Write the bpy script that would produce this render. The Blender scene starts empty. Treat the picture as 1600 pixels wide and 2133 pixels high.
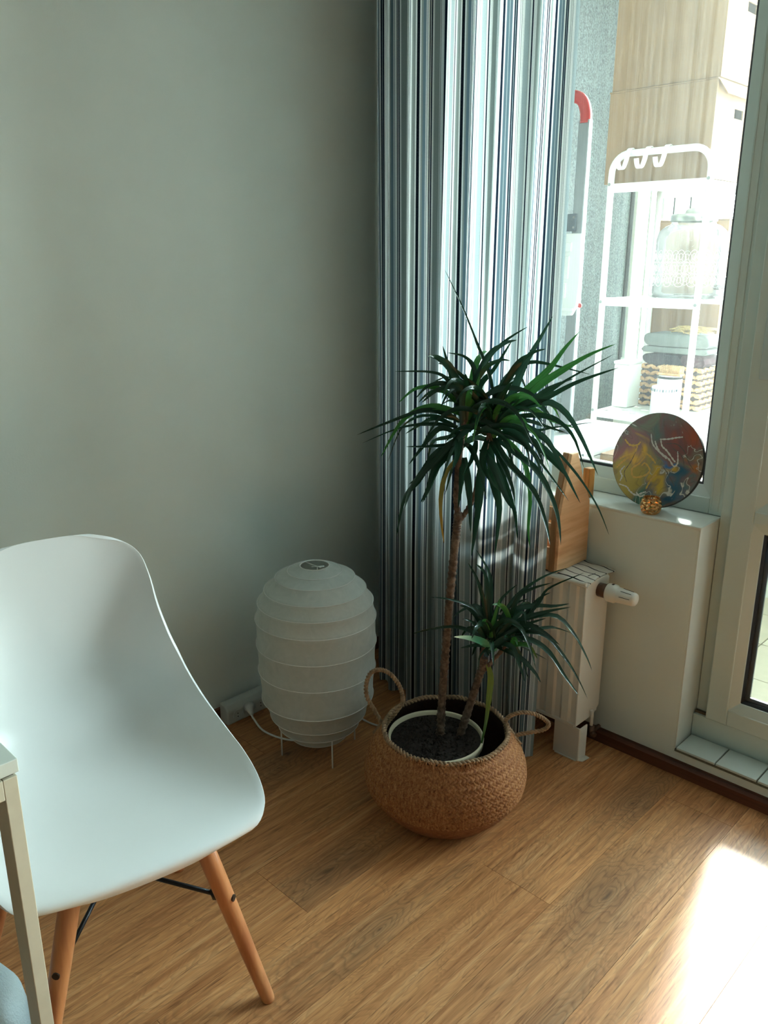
import bpy, math, random
from mathutils import Vector, Matrix
random.seed(11)
SC = bpy.context.scene
COL = SC.collection
R = math.radians

# ------------------------------------------------------------------ camera
CAM = Vector((1.88496, -1.93248, 1.32))
cd = bpy.data.cameras.new('camera'); cam = bpy.data.objects.new('camera', cd); COL.objects.link(cam)
cam.location = CAM
cam.rotation_euler = (R(90-16.973), 0, R(134.071-90))
cd.sensor_fit = 'VERTICAL'; cd.sensor_height = 36.0; cd.lens = 36.0*1725/2133
cd.clip_start = .02; cd.clip_end = 200
SC.camera = cam

# ------------------------------------------------------------------ sky, sun, exposure
w = bpy.data.worlds.new('world'); SC.world = w; w.use_nodes = True
nt = w.node_tree; nt.nodes.clear()
wo = nt.nodes.new('ShaderNodeOutputWorld'); bg = nt.nodes.new('ShaderNodeBackground')
tc = nt.nodes.new('ShaderNodeTexCoord'); sp = nt.nodes.new('ShaderNodeSeparateXYZ'); rp = nt.nodes.new('ShaderNodeValToRGB')
nt.links.new(tc.outputs['Generated'], sp.inputs[0]); nt.links.new(sp.outputs['Z'], rp.inputs[0])
rp.color_ramp.elements[0].position = 0.0; rp.color_ramp.elements[0].color = (.86, .92, .86, 1)
rp.color_ramp.elements[1].position = 0.6; rp.color_ramp.elements[1].color = (.62, .84, .92, 1)
nt.links.new(rp.outputs[0], bg.inputs[0]); nt.links.new(bg.outputs[0], wo.inputs[0])
bg.inputs[1].default_value = 24.0
sd = bpy.data.lights.new('sun', 'SUN'); sd.energy = 10; sd.angle = R(7); sd.color = (1, .95, .86)
sun = bpy.data.objects.new('sun', sd); COL.objects.link(sun); sun.location = (0, 3, 4)
sun.rotation_euler = Vector((.25, -1, -.66)).to_track_quat('-Z', 'Y').to_euler()
pl = bpy.data.lights.new('sky_portal', 'AREA'); pl.shape = 'RECTANGLE'; pl.size = 6.1; pl.size_y = 1.55
pl.cycles.is_portal = True
po = bpy.data.objects.new('sky_portal', pl); COL.objects.link(po); po.location = (3.05, 1.50, 1.66); po.rotation_euler = (R(-90), 0, 0)
vs = SC.view_settings
vs.view_transform = 'Standard'; vs.look = 'None'; vs.gamma = 1; vs.use_curve_mapping = False
vs.exposure = 0.98

# ------------------------------------------------------------------ mesh building
class MB:
    def __init__(s): s.v = []; s.f = []; s.sm = []; s.uv = {}
    def add(s, vs, fs, smooth=False):
        b = len(s.v); s.v += [tuple(v) for v in vs]
        s.f += [tuple(i+b for i in f) for f in fs]; s.sm += [smooth]*len(fs)
        return s
    def box(s, x0, x1, y0, y1, z0, z1, M=None):
        V = [Vector((x, y, z)) for z in (z0, z1) for y in (y0, y1) for x in (x0, x1)]
        if M: V = [M @ v for v in V]
        return s.add(V, [(0,2,3,1),(4,5,7,6),(0,1,5,4),(2,6,7,3),(0,4,6,2),(1,3,7,5)])
    def prism(s, poly, ax, lo, hi, smooth=False):
        # poly in the two other axes, extruded along ax
        def P(a, b, c): return {0:(c,a,b), 1:(a,c,b), 2:(a,b,c)}[ax]
        n = len(poly); V = [P(a,b,lo) for a,b in poly]+[P(a,b,hi) for a,b in poly]
        s.add(V, [tuple(range(n))[::-1], tuple(range(n,2*n))])
        b = len(s.v)-2*n
        s.f += [(b+i, b+(i+1)%n, b+n+(i+1)%n, b+n+i) for i in range(n)]; s.sm += [smooth]*n
        return s
    def tube(s, pts, r, n=8, cap=True, smooth=True, closed=False):
        pts = [Vector(p) for p in pts]; m = len(pts)
        rr = r if isinstance(r, (list, tuple)) else [r]*m
        T = []
        for i in range(m):
            a = pts[(i-1) % m] if closed else pts[max(i-1,0)]; b = pts[(i+1) % m] if closed else pts[min(i+1,m-1)]
            T.append((b-a).normalized())
        up = Vector((0,0,1)) if abs(T[0].z) < .9 else Vector((1,0,0))
        N = (up - T[0]*up.dot(T[0])).normalized(); V = []
        for i in range(m):
            N = (N - T[i]*N.dot(T[i])).normalized(); B = T[i].cross(N)
            for k in range(n):
                a = 2*math.pi*k/n; V.append(pts[i]+(N*math.cos(a)+B*math.sin(a))*rr[i])
        F = []
        for i in range(m if closed else m-1):
            j = (i+1) % m
            for k in range(n): F.append((i*n+k, i*n+(k+1)%n, j*n+(k+1)%n, j*n+k))
        b = len(s.v); s.add(V, F, smooth)
        if cap and not closed:
            s.f += [tuple(b+k for k in range(n))[::-1], tuple(b+(m-1)*n+k for k in range(n))]; s.sm += [False]*2
        return s
    def lathe(s, prof, c=(0,0,0), n=48, smooth=True, M=None, cap0=False, cap1=False):
        V = []; m = len(prof)
        for r, z in prof:
            for k in range(n):
                a = 2*math.pi*k/n; V.append(Vector((r*math.cos(a), r*math.sin(a), z)))
        if M: V = [M @ v for v in V]
        V = [v+Vector(c) for v in V]
        F = [(i*n+k, i*n+(k+1)%n, (i+1)*n+(k+1)%n, (i+1)*n+k) for i in range(m-1) for k in range(n)]
        b = len(s.v); s.add(V, F, smooth)
        if cap0: s.f.append(tuple(b+k for k in range(n))[::-1]); s.sm.append(False)
        if cap1: s.f.append(tuple(b+(m-1)*n+k for k in range(n))); s.sm.append(False)
        return s
    def grid(s, G, smooth=True):
        a, b = len(G), len(G[0])
        return s.add([p for row in G for p in row], [(i*b+j, i*b+j+1, (i+1)*b+j+1, (i+1)*b+j) for i in range(a-1) for j in range(b-1)], smooth)

def root_of(o):
    while o.parent: o = o.parent
    return o
def obj(name, mb, m, parent=None, bevel=0, uvs=None, seg=2, origin=None):
    me = bpy.data.meshes.new(name)
    off = Vector(root_of(parent).location) if parent else Vector(origin or (0,0,0))
    me.from_pydata([Vector(v)-off for v in mb.v], [], mb.f)
    me.polygons.foreach_set('use_smooth', mb.sm)
    if uvs:
        L = me.uv_layers.new(name='UVMap')
        for l in me.loops: L.data[l.index].uv = uvs[l.vertex_index]
    if m: me.materials.append(m)
    me.update()
    o = bpy.data.objects.new(name, me); COL.objects.link(o)
    if parent: o.parent = parent
    else: o.location = off
    if bevel:
        b = o.modifiers.new('bevel', 'BEVEL'); b.width = bevel; b.segments = seg; b.limit_method = 'ANGLE'; b.harden_normals = False
    return o
def thing(name, label, cat, loc=(0,0,0), group=None):
    o = bpy.data.objects.new(name, None); COL.objects.link(o); o.location = loc; o.empty_display_size = .05
    o['label'] = label; o['category'] = cat
    if group: o['group'] = group
    return o
def tag(o, label, cat, group=None, kind=None):
    o['label'] = label; o['category'] = cat
    if group: o['group'] = group
    if kind: o['kind'] = kind
    return o
def struct(o, label=None, cat=None):
    o['kind'] = 'structure'
    if label: o['label'] = label
    if cat: o['category'] = cat
    return o
def sroot(name, label, cat, loc=(0,0,0)):
    return struct(thing(name, label, cat, loc))
def crv(P, t):
    n = len(P)-1; i = min(int(t), n-1); u = t-i
    p0, p1, p2, p3 = P[max(i-1,0)], P[i], P[i+1], P[min(i+2,n)]
    return tuple(.5*(2*b+(-a+c)*u+(2*a-5*b+4*c-d)*u*u+(-a+3*b-3*c+d)*u**3) for a,b,c,d in zip(p0,p1,p2,p3))
def smooth_path(P, n):
    return [Vector(crv(P, i/(n-1)*(len(P)-1))) for i in range(n)]

# ------------------------------------------------------------------ materials
def lin(c): return tuple((x/255/12.92 if x/255 <= .04045 else ((x/255+.055)/1.055)**2.4) for x in c)+(1,)
class NT:
    def __init__(s, name):
        s.m = bpy.data.materials.new(name); s.m.use_nodes = True; s.t = s.m.node_tree
        s.b = s.t.nodes['Principled BSDF']; s.out = s.t.nodes['Material Output']
    def n(s, typ, **kw):
        x = s.t.nodes.new('ShaderNode'+typ)
        for k, v in kw.items():
            if k.startswith('i_'):
                key = k[2:]; key = int(key) if key.isdigit() else key.replace('_', ' ')
                x.inputs[key].default_value = v
            else: setattr(x, k, v)
        return x
    def l(s, a, b): s.t.links.new(a, b)
    def ramp(s, fac, stops, interp='LINEAR'):
        r = s.n('ValToRGB'); e = r.color_ramp; e.interpolation = interp
        while len(e.elements) < len(stops): e.elements.new(.5)
        for k, (p, c) in zip(e.elements, stops): k.position = p; k.color = c
        s.l(fac, r.inputs[0]); return r.outputs[0]
    def mix(s, f, a, b, mode='MIX'):
        x = s.n('Mix', data_type='RGBA', blend_type=mode)
        for i, v in ((0, f), (6, a), (7, b)):
            if hasattr(v, 'links'): s.l(v, x.inputs[i])
            else: x.inputs[i].default_value = v
        return x.outputs[2]
    def math(s, op, a, b=0.0, c=0.0):
        x = s.n('Math', operation=op)
        for i, v in enumerate((a, b, c)):
            if hasattr(v, 'links'): s.l(v, x.inputs[i])
            else: x.inputs[i].default_value = v
        return x.outputs[0]
    def coord(s, kind='Object', scale=(1,1,1), rnd=False):
        t = s.n('TexCoord'); mp = s.n('Mapping'); mp.inputs['Scale'].default_value = scale
        s.l(t.outputs[kind], mp.inputs[0])
        if rnd:
            oi = s.n('ObjectInfo'); a = s.n('VectorMath', operation='SCALE'); a.inputs[0].default_value = (17, 31, 23)
            s.l(oi.outputs['Random'], a.inputs['Scale']); s.l(a.outputs[0], mp.inputs['Location'])
        return mp.outputs[0]
    def noise(s, vec, scale, detail=4, rough=.5, dist=0):
        x = s.n('TexNoise'); x.inputs['Scale'].default_value = scale; x.inputs['Detail'].default_value = detail
        x.inputs['Roughness'].default_value = rough; x.inputs['Distortion'].default_value = dist
        s.l(vec, x.inputs[0]); return x.outputs[0]
    def bump(s, h, strength=.2, dist=.01):
        x = s.n('Bump'); x.inputs['Strength'].default_value = strength; x.inputs['Distance'].default_value = dist
        s.l(h, x.inputs['Height']); s.l(x.outputs[0], s.b.inputs['Normal'])
    def set(s, col=None, rough=.5, metal=0, spec=None):
        if col is not None:
            if hasattr(col, 'links'): s.l(col, s.b.inputs['Base Color'])
            else: s.b.inputs['Base Color'].default_value = col
        s.b.inputs['Roughness'].default_value = rough; s.b.inputs['Metallic'].default_value = metal
        if spec is not None: s.b.inputs['Specular IOR Level'].default_value = spec
        return s
def plain(name, rgb, rough=.5, metal=0, var=.06, scale=20, bump=0, bscale=60, spec=None):
    t = NT(name); c = lin(rgb); v = t.coord()
    f = t.noise(v, scale)
    d = tuple(x*(1-var) for x in c[:3])+(1,); e = tuple(min(1, x*(1+var)) for x in c[:3])+(1,)
    t.set(t.ramp(f, [(.3, d), (.7, e)]), rough, metal, spec)
    if bump: t.bump(t.noise(v, bscale, 3), bump, .002)
    return t.m

def wood(name, c0, c1, c2, axis=1, stretch=14, scale=1.0, rough=.45, rnd=False, spec=.4):
    t = NT(name); s = [stretch]*3; s[axis] = 1.0
    v = t.coord('Object', tuple(x*scale for x in s), rnd)
    n1 = t.noise(v, 2.2, 5, .55, .6)
    s2 = [stretch*5]*3; s2[axis] = 2.5
    v2 = t.coord('Object', tuple(x*scale for x in s2), rnd); n2 = t.noise(v2, 2.0, 3, .6)
    col = t.ramp(n1, [(.25, lin(c2)), (.45, lin(c1)), (.7, lin(c0))])
    col = t.mix(t.math('MULTIPLY', t.ramp(n2, [(.35, (1,1,1,1)), (.6, (0,0,0,1))]), .35), col, lin(c2))
    t.set(col, rough, spec=spec); t.bump(n2, .08, .001); return t.m

def floor_mat():
    t = NT('oak_laminate')
    v = t.coord('Object', (1,1,1), True)
    # cathedral figure: stretched, warped rings
    vs_ = t.coord('Object', (9.5, 1.9, 1), True)
    big = t.noise(vs_, 1.0, 3, .55, 1.1)
    rings = t.math('FRACT', t.math('MULTIPLY', big, 26))
    ring = t.ramp(rings, [(0, (.25,.25,.25,1)), (.45, (.6,.6,.6,1)), (.85, (.8,.8,.8,1)), (1, (.25,.25,.25,1))])
    vp = t.coord('Object', (330, 14, 1), True); pores = t.noise(vp, 1.0, 2, .5)
    vf = t.coord('Object', (95, 3.0, 1), True); fibre = t.noise(vf, 1.0, 4, .6)
    vk = t.coord('Object', (3.4, .95, 1), True)
    wn = t.n('TexNoise'); wn.inputs['Scale'].default_value = 3.2; wn.inputs['Detail'].default_value = 3; t.l(vk, wn.inputs[0])
    kd = t.n('VectorMath', operation='MULTIPLY_ADD'); t.l(wn.outputs['Color'], kd.inputs[0]); kd.inputs[1].default_value = (.55,.55,0); t.l(vk, kd.inputs[2])
    vo = t.n('TexVoronoi', voronoi_dimensions='2D'); vo.inputs['Scale'].default_value = 1.0; t.l(kd.outputs[0], vo.inputs[0])
    dist = vo.outputs['Distance']
    knot = t.ramp(dist, [(.02,(1,1,1,1)),(.30,(0,0,0,1))])
    kring = t.ramp(t.math('FRACT', t.math('MULTIPLY', dist, 34)), [(0,(1,1,1,1)),(.3,(.2,.2,.2,1)),(.8,(0,0,0,1)),(1,(1,1,1,1))])
    base = t.ramp(fibre, [(.3, lin((170,108,64))), (.52, lin((206,143,90))), (.75, lin((228,172,120)))])
    base = t.mix(t.math('MULTIPLY', t.ramp(ring, [(.2, (1,1,1,1)), (.75, (0,0,0,1))]), .34), base, lin((128,86,52)))
    base = t.mix(t.math('MULTIPLY', knot, .55), base, lin((128,98,70)))
    base = t.mix(t.math('MULTIPLY', t.math('MULTIPLY', kring, t.ramp(dist, [(.10,(1,1,1,1)),(.42,(0,0,0,1))])), .45), base, lin((98,70,48)))
    base = t.mix(t.math('MULTIPLY', t.ramp(dist, [(.006,(1,1,1,1)),(.02,(0,0,0,1))]), .5), base, lin((60,44,34)))
    base = t.mix(t.math('MULTIPLY', t.ramp(pores, [(.30, (1,1,1,1)), (.43, (0,0,0,1))]), .6), base, lin((104,62,34)))
    oi = t.n('ObjectInfo'); br = t.math('MULTIPLY_ADD', oi.outputs['Random'], .26, .80)
    hsv = t.n('HueSaturation'); t.l(base, hsv.inputs['Color']); t.l(br, hsv.inputs['Value'])
    t.set(hsv.outputs[0], .40, spec=.35); t.bump(pores, .12, .0006); return t.m

def curtain_mat():
    t = NT('striped_curtain_cloth')
    tcn = t.n('TexCoord'); sx = t.n('SeparateXYZ'); t.l(tcn.outputs['UV'], sx.inputs[0])
    per = .165
    ph = t.math('FRACT', t.math('DIVIDE', sx.outputs[0], per))
    W = lin((224,230,230)); N = lin((26,36,54)); Bl = lin((104,126,138)); G = lin((142,154,152)); P = lin((168,184,188)); D = lin((14,20,30))
    seq = [(5,D),(3,W),(3,G),(6,Bl),(1.2,W),(1.4,Bl),(4,W),(2.2,N),(1.3,W),(2.2,N),(3,W),(10,G),(1,W),(1.2,G),(5,W),(4.2,N),
           (2.5,W),(5,Bl),(1,P),(4,Bl),(3,W),(2,N),(1.2,P),(2,N),(4,W),(1,G),(2,W),(1,G),(4,W),(8,P),(1,G),(3,W),(2.6,N),(5,W),(7,G),(3,W)]
    tot = sum(a for a,_ in seq); pos = 0; st = []
    for a, c in seq: st.append((pos/tot, c)); pos += a
    # a colour ramp holds 32 stops: two ramps share the period
    h = 18; s1 = st[:h]; s2 = st[h:]; cut = s2[0][0]
    c1 = t.ramp(ph, s1, 'CONSTANT'); c2 = t.ramp(ph, [(0, s2[0][1])]+s2[1:], 'CONSTANT')
    col = t.mix(t.math('GREATER_THAN', ph, cut), c1, c2)
    vy = t.coord('UV', (900, 260, 1)); wv = t.noise(vy, 1.0, 2, .5)
    col = t.mix(t.math('MULTIPLY', t.ramp(wv, [(.35,(1,1,1,1)),(.6,(0,0,0,1))]), .12), col, lin((90,110,120)))
    t.t.nodes.remove(t.b)
    d = t.n('BsdfDiffuse'); tr = t.n('BsdfTranslucent'); mx = t.n('MixShader'); mx.inputs[0].default_value = .56
    t.l(col, d.inputs[0]); t.l(col, tr.inputs[0]); t.l(d.outputs[0], mx.inputs[1]); t.l(tr.outputs[0], mx.inputs[2])
    t.l(mx.outputs[0], t.out.inputs[0]); return t.m

def glass_mat(name, dirt=.05, tint=(.97,.99,.99,1)):
    t = NT(name); t.t.nodes.remove(t.b)
    tr = t.n('BsdfTransparent'); tr.inputs[0].default_value = tint
    gl = t.n('BsdfGlossy'); gl.inputs['Roughness'].default_value = .02
    fr = t.n('Fresnel'); fr.inputs[0].default_value = 1.35
    m1 = t.n('MixShader'); t.l(fr.outputs[0], m1.inputs[0]); t.l(tr.outputs[0], m1.inputs[1]); t.l(gl.outputs[0], m1.inputs[2])
    if dirt:
        df = t.n('BsdfTranslucent'); df.inputs[0].default_value = (.9,.9,.88,1)
        st = t.noise(t.coord('Object', (260, 1, .5)), 1.0, 4, .6)
        f = t.math('MULTIPLY', t.ramp(st, [(.35,(0.25,0.25,0.25,1)),(.75,(1,1,1,1))]), dirt)
        m2 = t.n('MixShader'); t.l(f, m2.inputs[0]); t.l(m1.outputs[0], m2.inputs[1]); t.l(df.outputs[0], m2.inputs[2])
        t.l(m2.outputs[0], t.out.inputs[0])
    else: t.l(m1.outputs[0], t.out.inputs[0])
    return t.m

def clear_glass():   # thin clear glass of the dispenser
    return glass_mat('jar_glass', .10, (.93,.95,.94,1))

def paper_mat():
    t = NT('rice_paper'); v = t.coord()
    n = t.noise(v, 26, 4, .6, 1.5); cr = t.noise(v, 9, 2, .5, 2.5)
    col = t.ramp(n, [(.3, lin((206,212,206))), (.7, lin((218,222,216)))])
    b = t.n('Bump'); b.inputs['Strength'].default_value = .25; b.inputs['Distance'].default_value = .004
    t.l(cr, b.inputs['Height'])
    t.t.nodes.remove(t.b)
    d = t.n('BsdfDiffuse'); tr = t.n('BsdfTranslucent'); mx = t.n('MixShader'); mx.inputs[0].default_value = .25
    t.l(col, d.inputs[0]); t.l(col, tr.inputs[0]); t.l(b.outputs[0], d.inputs['Normal'])
    t.l(d.outputs[0], mx.inputs[1]); t.l(tr.outputs[0], mx.inputs[2]); t.l(mx.outputs[0], t.out.inputs[0]); return t.m

def leaf_mat(name, a, b, tip=None, rough=.26):
    t = NT(name)
    tcn = t.n('TexCoord'); sx = t.n('SeparateXYZ'); t.l(tcn.outputs['UV'], sx.inputs[0])
    v = t.coord('UV', (40, 3, 1)); n = t.noise(v, 1.0, 3)
    col = t.ramp(n, [(.3, lin(a)), (.7, lin(b))])
    if tip: col = t.mix(t.ramp(sx.outputs[1], [(.45,(0,0,0,1)),(.95,(1,1,1,1))]), col, lin(tip))
    t.set(col, rough, spec=.5)
    tr = t.n('BsdfTranslucent'); t.l(col, tr.inputs[0]); mx = t.n('MixShader'); mx.inputs[0].default_value = .22
    t.l(t.b.outputs[0], mx.inputs[1]); t.l(tr.outputs[0], mx.inputs[2]); t.l(mx.outputs[0], t.out.inputs[0]); return t.m

def painting_mat():
    t = NT('poured_acrylic_paint')
    g = t.coord('Object', (1,1,1))
    wn = t.n('TexNoise'); wn.inputs['Scale'].default_value = 7.5; wn.inputs['Detail'].default_value = 2.5; wn.inputs['Distortion'].default_value = 1.3
    t.l(g, wn.inputs[0])
    sub = t.n('VectorMath', operation='SUBTRACT'); t.l(wn.outputs['Color'], sub.inputs[0]); sub.inputs[1].default_value = (.5,.5,.5)
    sc = t.n('VectorMath', operation='SCALE'); t.l(sub.outputs[0], sc.inputs[0]); sc.inputs['Scale'].default_value = .17
    ad = t.n('VectorMath', operation='ADD'); t.l(g, ad.inputs[0]); t.l(sc.outputs[0], ad.inputs[1])
    s = t.n('SeparateXYZ'); t.l(ad.outputs[0], s.inputs[0]); X, Z = s.outputs[0], s.outputs[2]
    base = t.ramp(t.noise(ad.outputs[0], 9, 3, .5, 1), [(.35, lin((126,134,112))), (.5, lin((132,106,100))), (.62, lin((96,120,118)))])
    def patch(cx, cz, r0, r1, col, base):
        a = t.math('POWER', t.math('SUBTRACT', X, cx), 2); b = t.math('POWER', t.math('SUBTRACT', Z, cz), 2)
        d = t.math('SQRT', t.math('ADD', a, b))
        return t.mix(t.ramp(d, [(r0, (1,1,1,1)), (r1, (0,0,0,1))]), base, lin(col))
    base = patch(.045, .055, .035, .075, (128,84,82), base)
    base = patch(.075, .085, .012, .05, (172,86,60), base)
    base = patch(-.085, .01, .02, .05, (160,112,108), base)
    base = patch(.06, -.055, .02, .055, (44,92,118), base)
    base = patch(.03, -.015, .006, .02, (40,112,172), base)
    base = patch(.01, -.115, .02, .05, (62,116,98), base)
    base = patch(.025, -.04, .014, .03, (206,168,52), base)
    base = patch(-.055, -.05, .03, .07, (176,158,78), base)
    base = patch(-.06, .01, .006, .022, (226,180,70), base)
    base = patch(.10, .0, .006, .022, (176,112,62), base)
    base = patch(-.02, .06, .01, .04, (98,116,110), base)
    band = t.math('FRACT', t.math('MULTIPLY', t.noise(ad.outputs[0], 6.5, 2, .5, 1.2), 7))
    base = t.mix(t.math('MULTIPLY', t.ramp(band, [(.0,(1,1,1,1)),(.08,(0,0,0,1)),(.9,(0,0,0,1)),(1,(1,1,1,1))]), .35), base, lin((84,80,60)))
    vein = t.math('ABSOLUTE', t.math('SUBTRACT', t.noise(ad.outputs[0], 5.2, 3, .5, 1.6), .585))
    base = t.mix(t.ramp(vein, [(.0035,(1,1,1,1)),(.009,(0,0,0,1))]), base, lin((206,204,192)))
    t.set(base, .25, spec=.5); return t.m

def towel_mat():
    t = NT('white_cloth_black_lines'); g = t.coord()
    s = t.n('SeparateXYZ'); t.l(g, s.inputs[0])
    wob = t.math('MULTIPLY', t.math('SUBTRACT', t.noise(g, 18, 2), .5), .012)
    ph = t.math('FRACT', t.math('DIVIDE', t.math('ADD', s.outputs[1], wob), .032))
    line = t.ramp(ph, [(0,(1,1,1,1)),(.12,(0,0,0,1))], 'CONSTANT')
    ph2 = t.math('FRACT', t.math('DIVIDE', t.math('ADD', s.outputs[0], wob), .085))
    l2 = t.ramp(ph2, [(0,(1,1,1,1)),(.03,(0,0,0,1))], 'CONSTANT')
    br = t.math('GREATER_THAN', t.noise(g, 11, 1), .56)
    f = t.math('MAXIMUM', line, t.math('MULTIPLY', l2, br))
    t.set(t.mix(f, lin((222,220,210)), lin((24,24,28))), .85); t.bump(t.noise(g, 300, 2), .2, .001); return t.m

M = dict(
    wall = plain('wall_paint', (216,224,216), .75, var=.02, scale=6, bump=.10, bscale=220),
    wall_l = plain('left_wall_paint', (226,236,229), .75, var=.02, scale=6, bump=.10, bscale=220),
    dim = plain('dim_wall_paint', (84,92,94), .8, var=.02),  # for the unseen walls, darkened to cut bounced light
    ceil = plain('dim_ceiling_paint', (140,146,146), .8, var=.02),  # greyed to cut light bounced off room and balcony ceilings
    reveal = plain('white_gloss_paint', (214,218,208), .45, var=.02),
    pvc = plain('white_pvc', (200,212,204), .32, var=.02, scale=8),
    gasket = plain('black_gasket', (10,14,18), .45),
    spacer = plain('steel_spacer', (60,66,70), .35, .6),
    tile = plain('white_glazed_tile', (198,210,204), .22, var=.03, scale=12),
    grout = plain('dark_grout', (96,98,84), .8, var=.25, scale=90),
    dirt = plain('brown_seal', (88,72,50), .7),
    base = wood('dark_wood_baseboard', (120,72,48), (96,54,36), (64,34,24), axis=0, stretch=18),
    floor = floor_mat(),
    subfloor = plain('dark_subfloor', (70,48,32), .8),
    curtain = curtain_mat(),
    glass = glass_mat('window_glass', .035), door_glass = glass_mat('door_glass', .0), outer_glass = glass_mat('balcony_glass', 0),
    plastic = plain('white_plastic', (232,234,232), .34, var=.01, scale=4),
    beech = wood('beech_leg', (214,150,98), (198,128,80), (166,98,60), axis=2, stretch=9, rough=.4),
    black = plain('black_metal', (16,18,22), .35, .3),
    steel = plain('bolt_steel', (70,60,52), .35, .8),
    paper = paper_mat(),
    whitem = plain('white_enamel', (226,228,224), .35, var=.01),
    radiator = plain('radiator_enamel', (222,218,206), .38, var=.02),
    valve = plain('white_valve_plastic', (222,220,208), .35, var=.02),
    brass = plain('tarnished_brass', (104,80,66), .4, .7, var=.2, scale=60),
    slot = plain('dark_slot', (30,30,30), .6),
    towel = towel_mat(),
    caddy = wood('pine_board', (236,196,150), (222,172,124), (188,130,84), axis=1, stretch=10, rough=.55),
    caddy2 = wood('pine_end_grain', (182,142,98), (160,118,78), (132,94,60), axis=2, stretch=16, rough=.6),
    amber = wood('amber_wood', (214,164,96), (176,116,54), (84,48,22), axis=2, stretch=8, rough=.3),
    paint = painting_mat(),
    vein_white = plain('white_paint_vein', (206,204,196), .3), vein_yellow = plain('yellow_paint_vein', (212,168,72), .3), vein_dark = plain('dark_paint_vein', (74,70,62), .3),
    paint_edge = plain('dark_canvas_edge', (38,36,34), .6),
    gold = plain('rose_gold', (226,170,110), .16, 1.0, var=.1),
    wax = plain('candle_wax', (206,206,198), .4), wick = plain('wick', (220,214,200), .8),
    tin = plain('tealight_tin', (120,120,116), .25, 1.0),
    seagrass = wood('seagrass', (200,148,94), (160,104,60), (96,54,28), axis=2, stretch=3, scale=30, rough=.7),
    seagrass_dark = plain('seagrass_under_weave', (58,34,20), .9, var=.3, scale=80),
    seagrass_low = plain('seagrass_base_weave', (150,98,60), .8, var=.25, scale=70, bump=.5, bscale=240),
    rope = plain('twisted_seagrass', (150,122,92), .75, var=.45, scale=90),
    pot = plain('cream_plastic_pot', (214,206,178), .4, var=.04),
    soil = plain('potting_soil', (34,26,20), .95, var=.6, scale=140, bump=1.0, bscale=160),
    bark = wood('dracaena_bark', (128,108,90), (90,72,58), (46,36,30), axis=0, stretch=1, scale=34, rough=.8),
    leaf0 = leaf_mat('leaf_dark_green', (18,44,30), (30,66,42)),
    leaf1 = leaf_mat('leaf_bright_green', (34,92,44), (70,134,60)),
    leaf2 = leaf_mat('leaf_grey_green', (28,58,46), (48,82,62), rough=.22),
    leaf3 = leaf_mat('leaf_withered', (60,80,36), (150,120,50), (196,150,60)),
    leaf4 = leaf_mat('leaf_pale_underside', (60,140,104), (96,170,128), (190,186,150), rough=.4),
    leaf5 = leaf_mat('leaf_yellow_edge', (60,110,44), (168,170,70), (34,80,40)),
    leaf_cut = plain('cut_stub', (170,150,110), .8),
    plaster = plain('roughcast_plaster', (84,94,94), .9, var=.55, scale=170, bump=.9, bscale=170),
    plaster_lit = plain('roughcast_reveal_lit', (248,248,240), .9, var=.12, scale=150, bump=.6, bscale=260),  # near-white copy of the plaster, sunlight put into the colour
    card = plain('cardboard', (134,104,74), .85, var=.04, scale=12),
    card_edge = plain('cardboard_inside', (150,116,84), .9),
    seam = plain('box_tape_shadow', (120,84,60), .9),
    rackm = plain('rack_white_enamel', (232,232,226), .4, var=.01),
    screw = plain('zinc_screw', (150,154,152), .35, .8),
    alu = plain('brushed_aluminium', (170,178,182), .4, .6),
    slate = plain('slate_plastic', (84,98,108), .5),
    red = plain('red_plastic', (196,52,52), .4),
    jar = clear_glass(),
    emboss = plain('pressed_glass_relief', (240,236,222), .3),
    chrome = plain('chrome', (190,196,200), .12, 1.0),
    lidm = plain('brushed_lid', (176,180,174), .3, .9),
    basket = wood('water_hyacinth', (226,184,134), (204,156,104), (150,102,60), axis=0, stretch=3, scale=14, rough=.75),
    grey_cloth = plain('grey_blanket', (118,124,121), .95, var=.08, scale=40, bump=.4, bscale=400),
    navy_cloth = plain('navy_blanket', (22,24,34), .95, var=.15, scale=60, bump=.4, bscale=400),
    wine_cloth = plain('maroon_blanket', (54,14,26), .95, var=.3, scale=50, bump=.4, bscale=400),
    straw = plain('straw', (206,176,120), .9, var=.2, scale=80),
    bristle = plain('brush_bristle', (220,178,130), .9, var=.25, scale=200),
    desk = plain('desk_white_laminate', (206,212,202), .42, var=.02),
    deskleg = plain('desk_leg_lacquer', (196,190,168), .45, var=.03, scale=60),
    socket = plain('socket_dark', (24,26,28), .6),
    strip = plain('power_strip_plastic', (196,202,196), .4, var=.02),
    balcony_tile = plain('balcony_floor_tile', (176,168,150), .5, var=.05),
    leaf_hinge = plain('door_plate', (186,202,200), .3), facade = plain('dark_facade_skin', (110,112,108), .9),
)
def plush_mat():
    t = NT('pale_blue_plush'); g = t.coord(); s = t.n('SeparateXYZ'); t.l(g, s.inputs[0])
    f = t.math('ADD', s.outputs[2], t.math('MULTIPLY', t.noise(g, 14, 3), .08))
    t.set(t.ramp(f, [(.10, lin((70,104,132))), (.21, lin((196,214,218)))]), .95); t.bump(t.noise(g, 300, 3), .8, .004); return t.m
M['plush'] = plush_mat()
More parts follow.
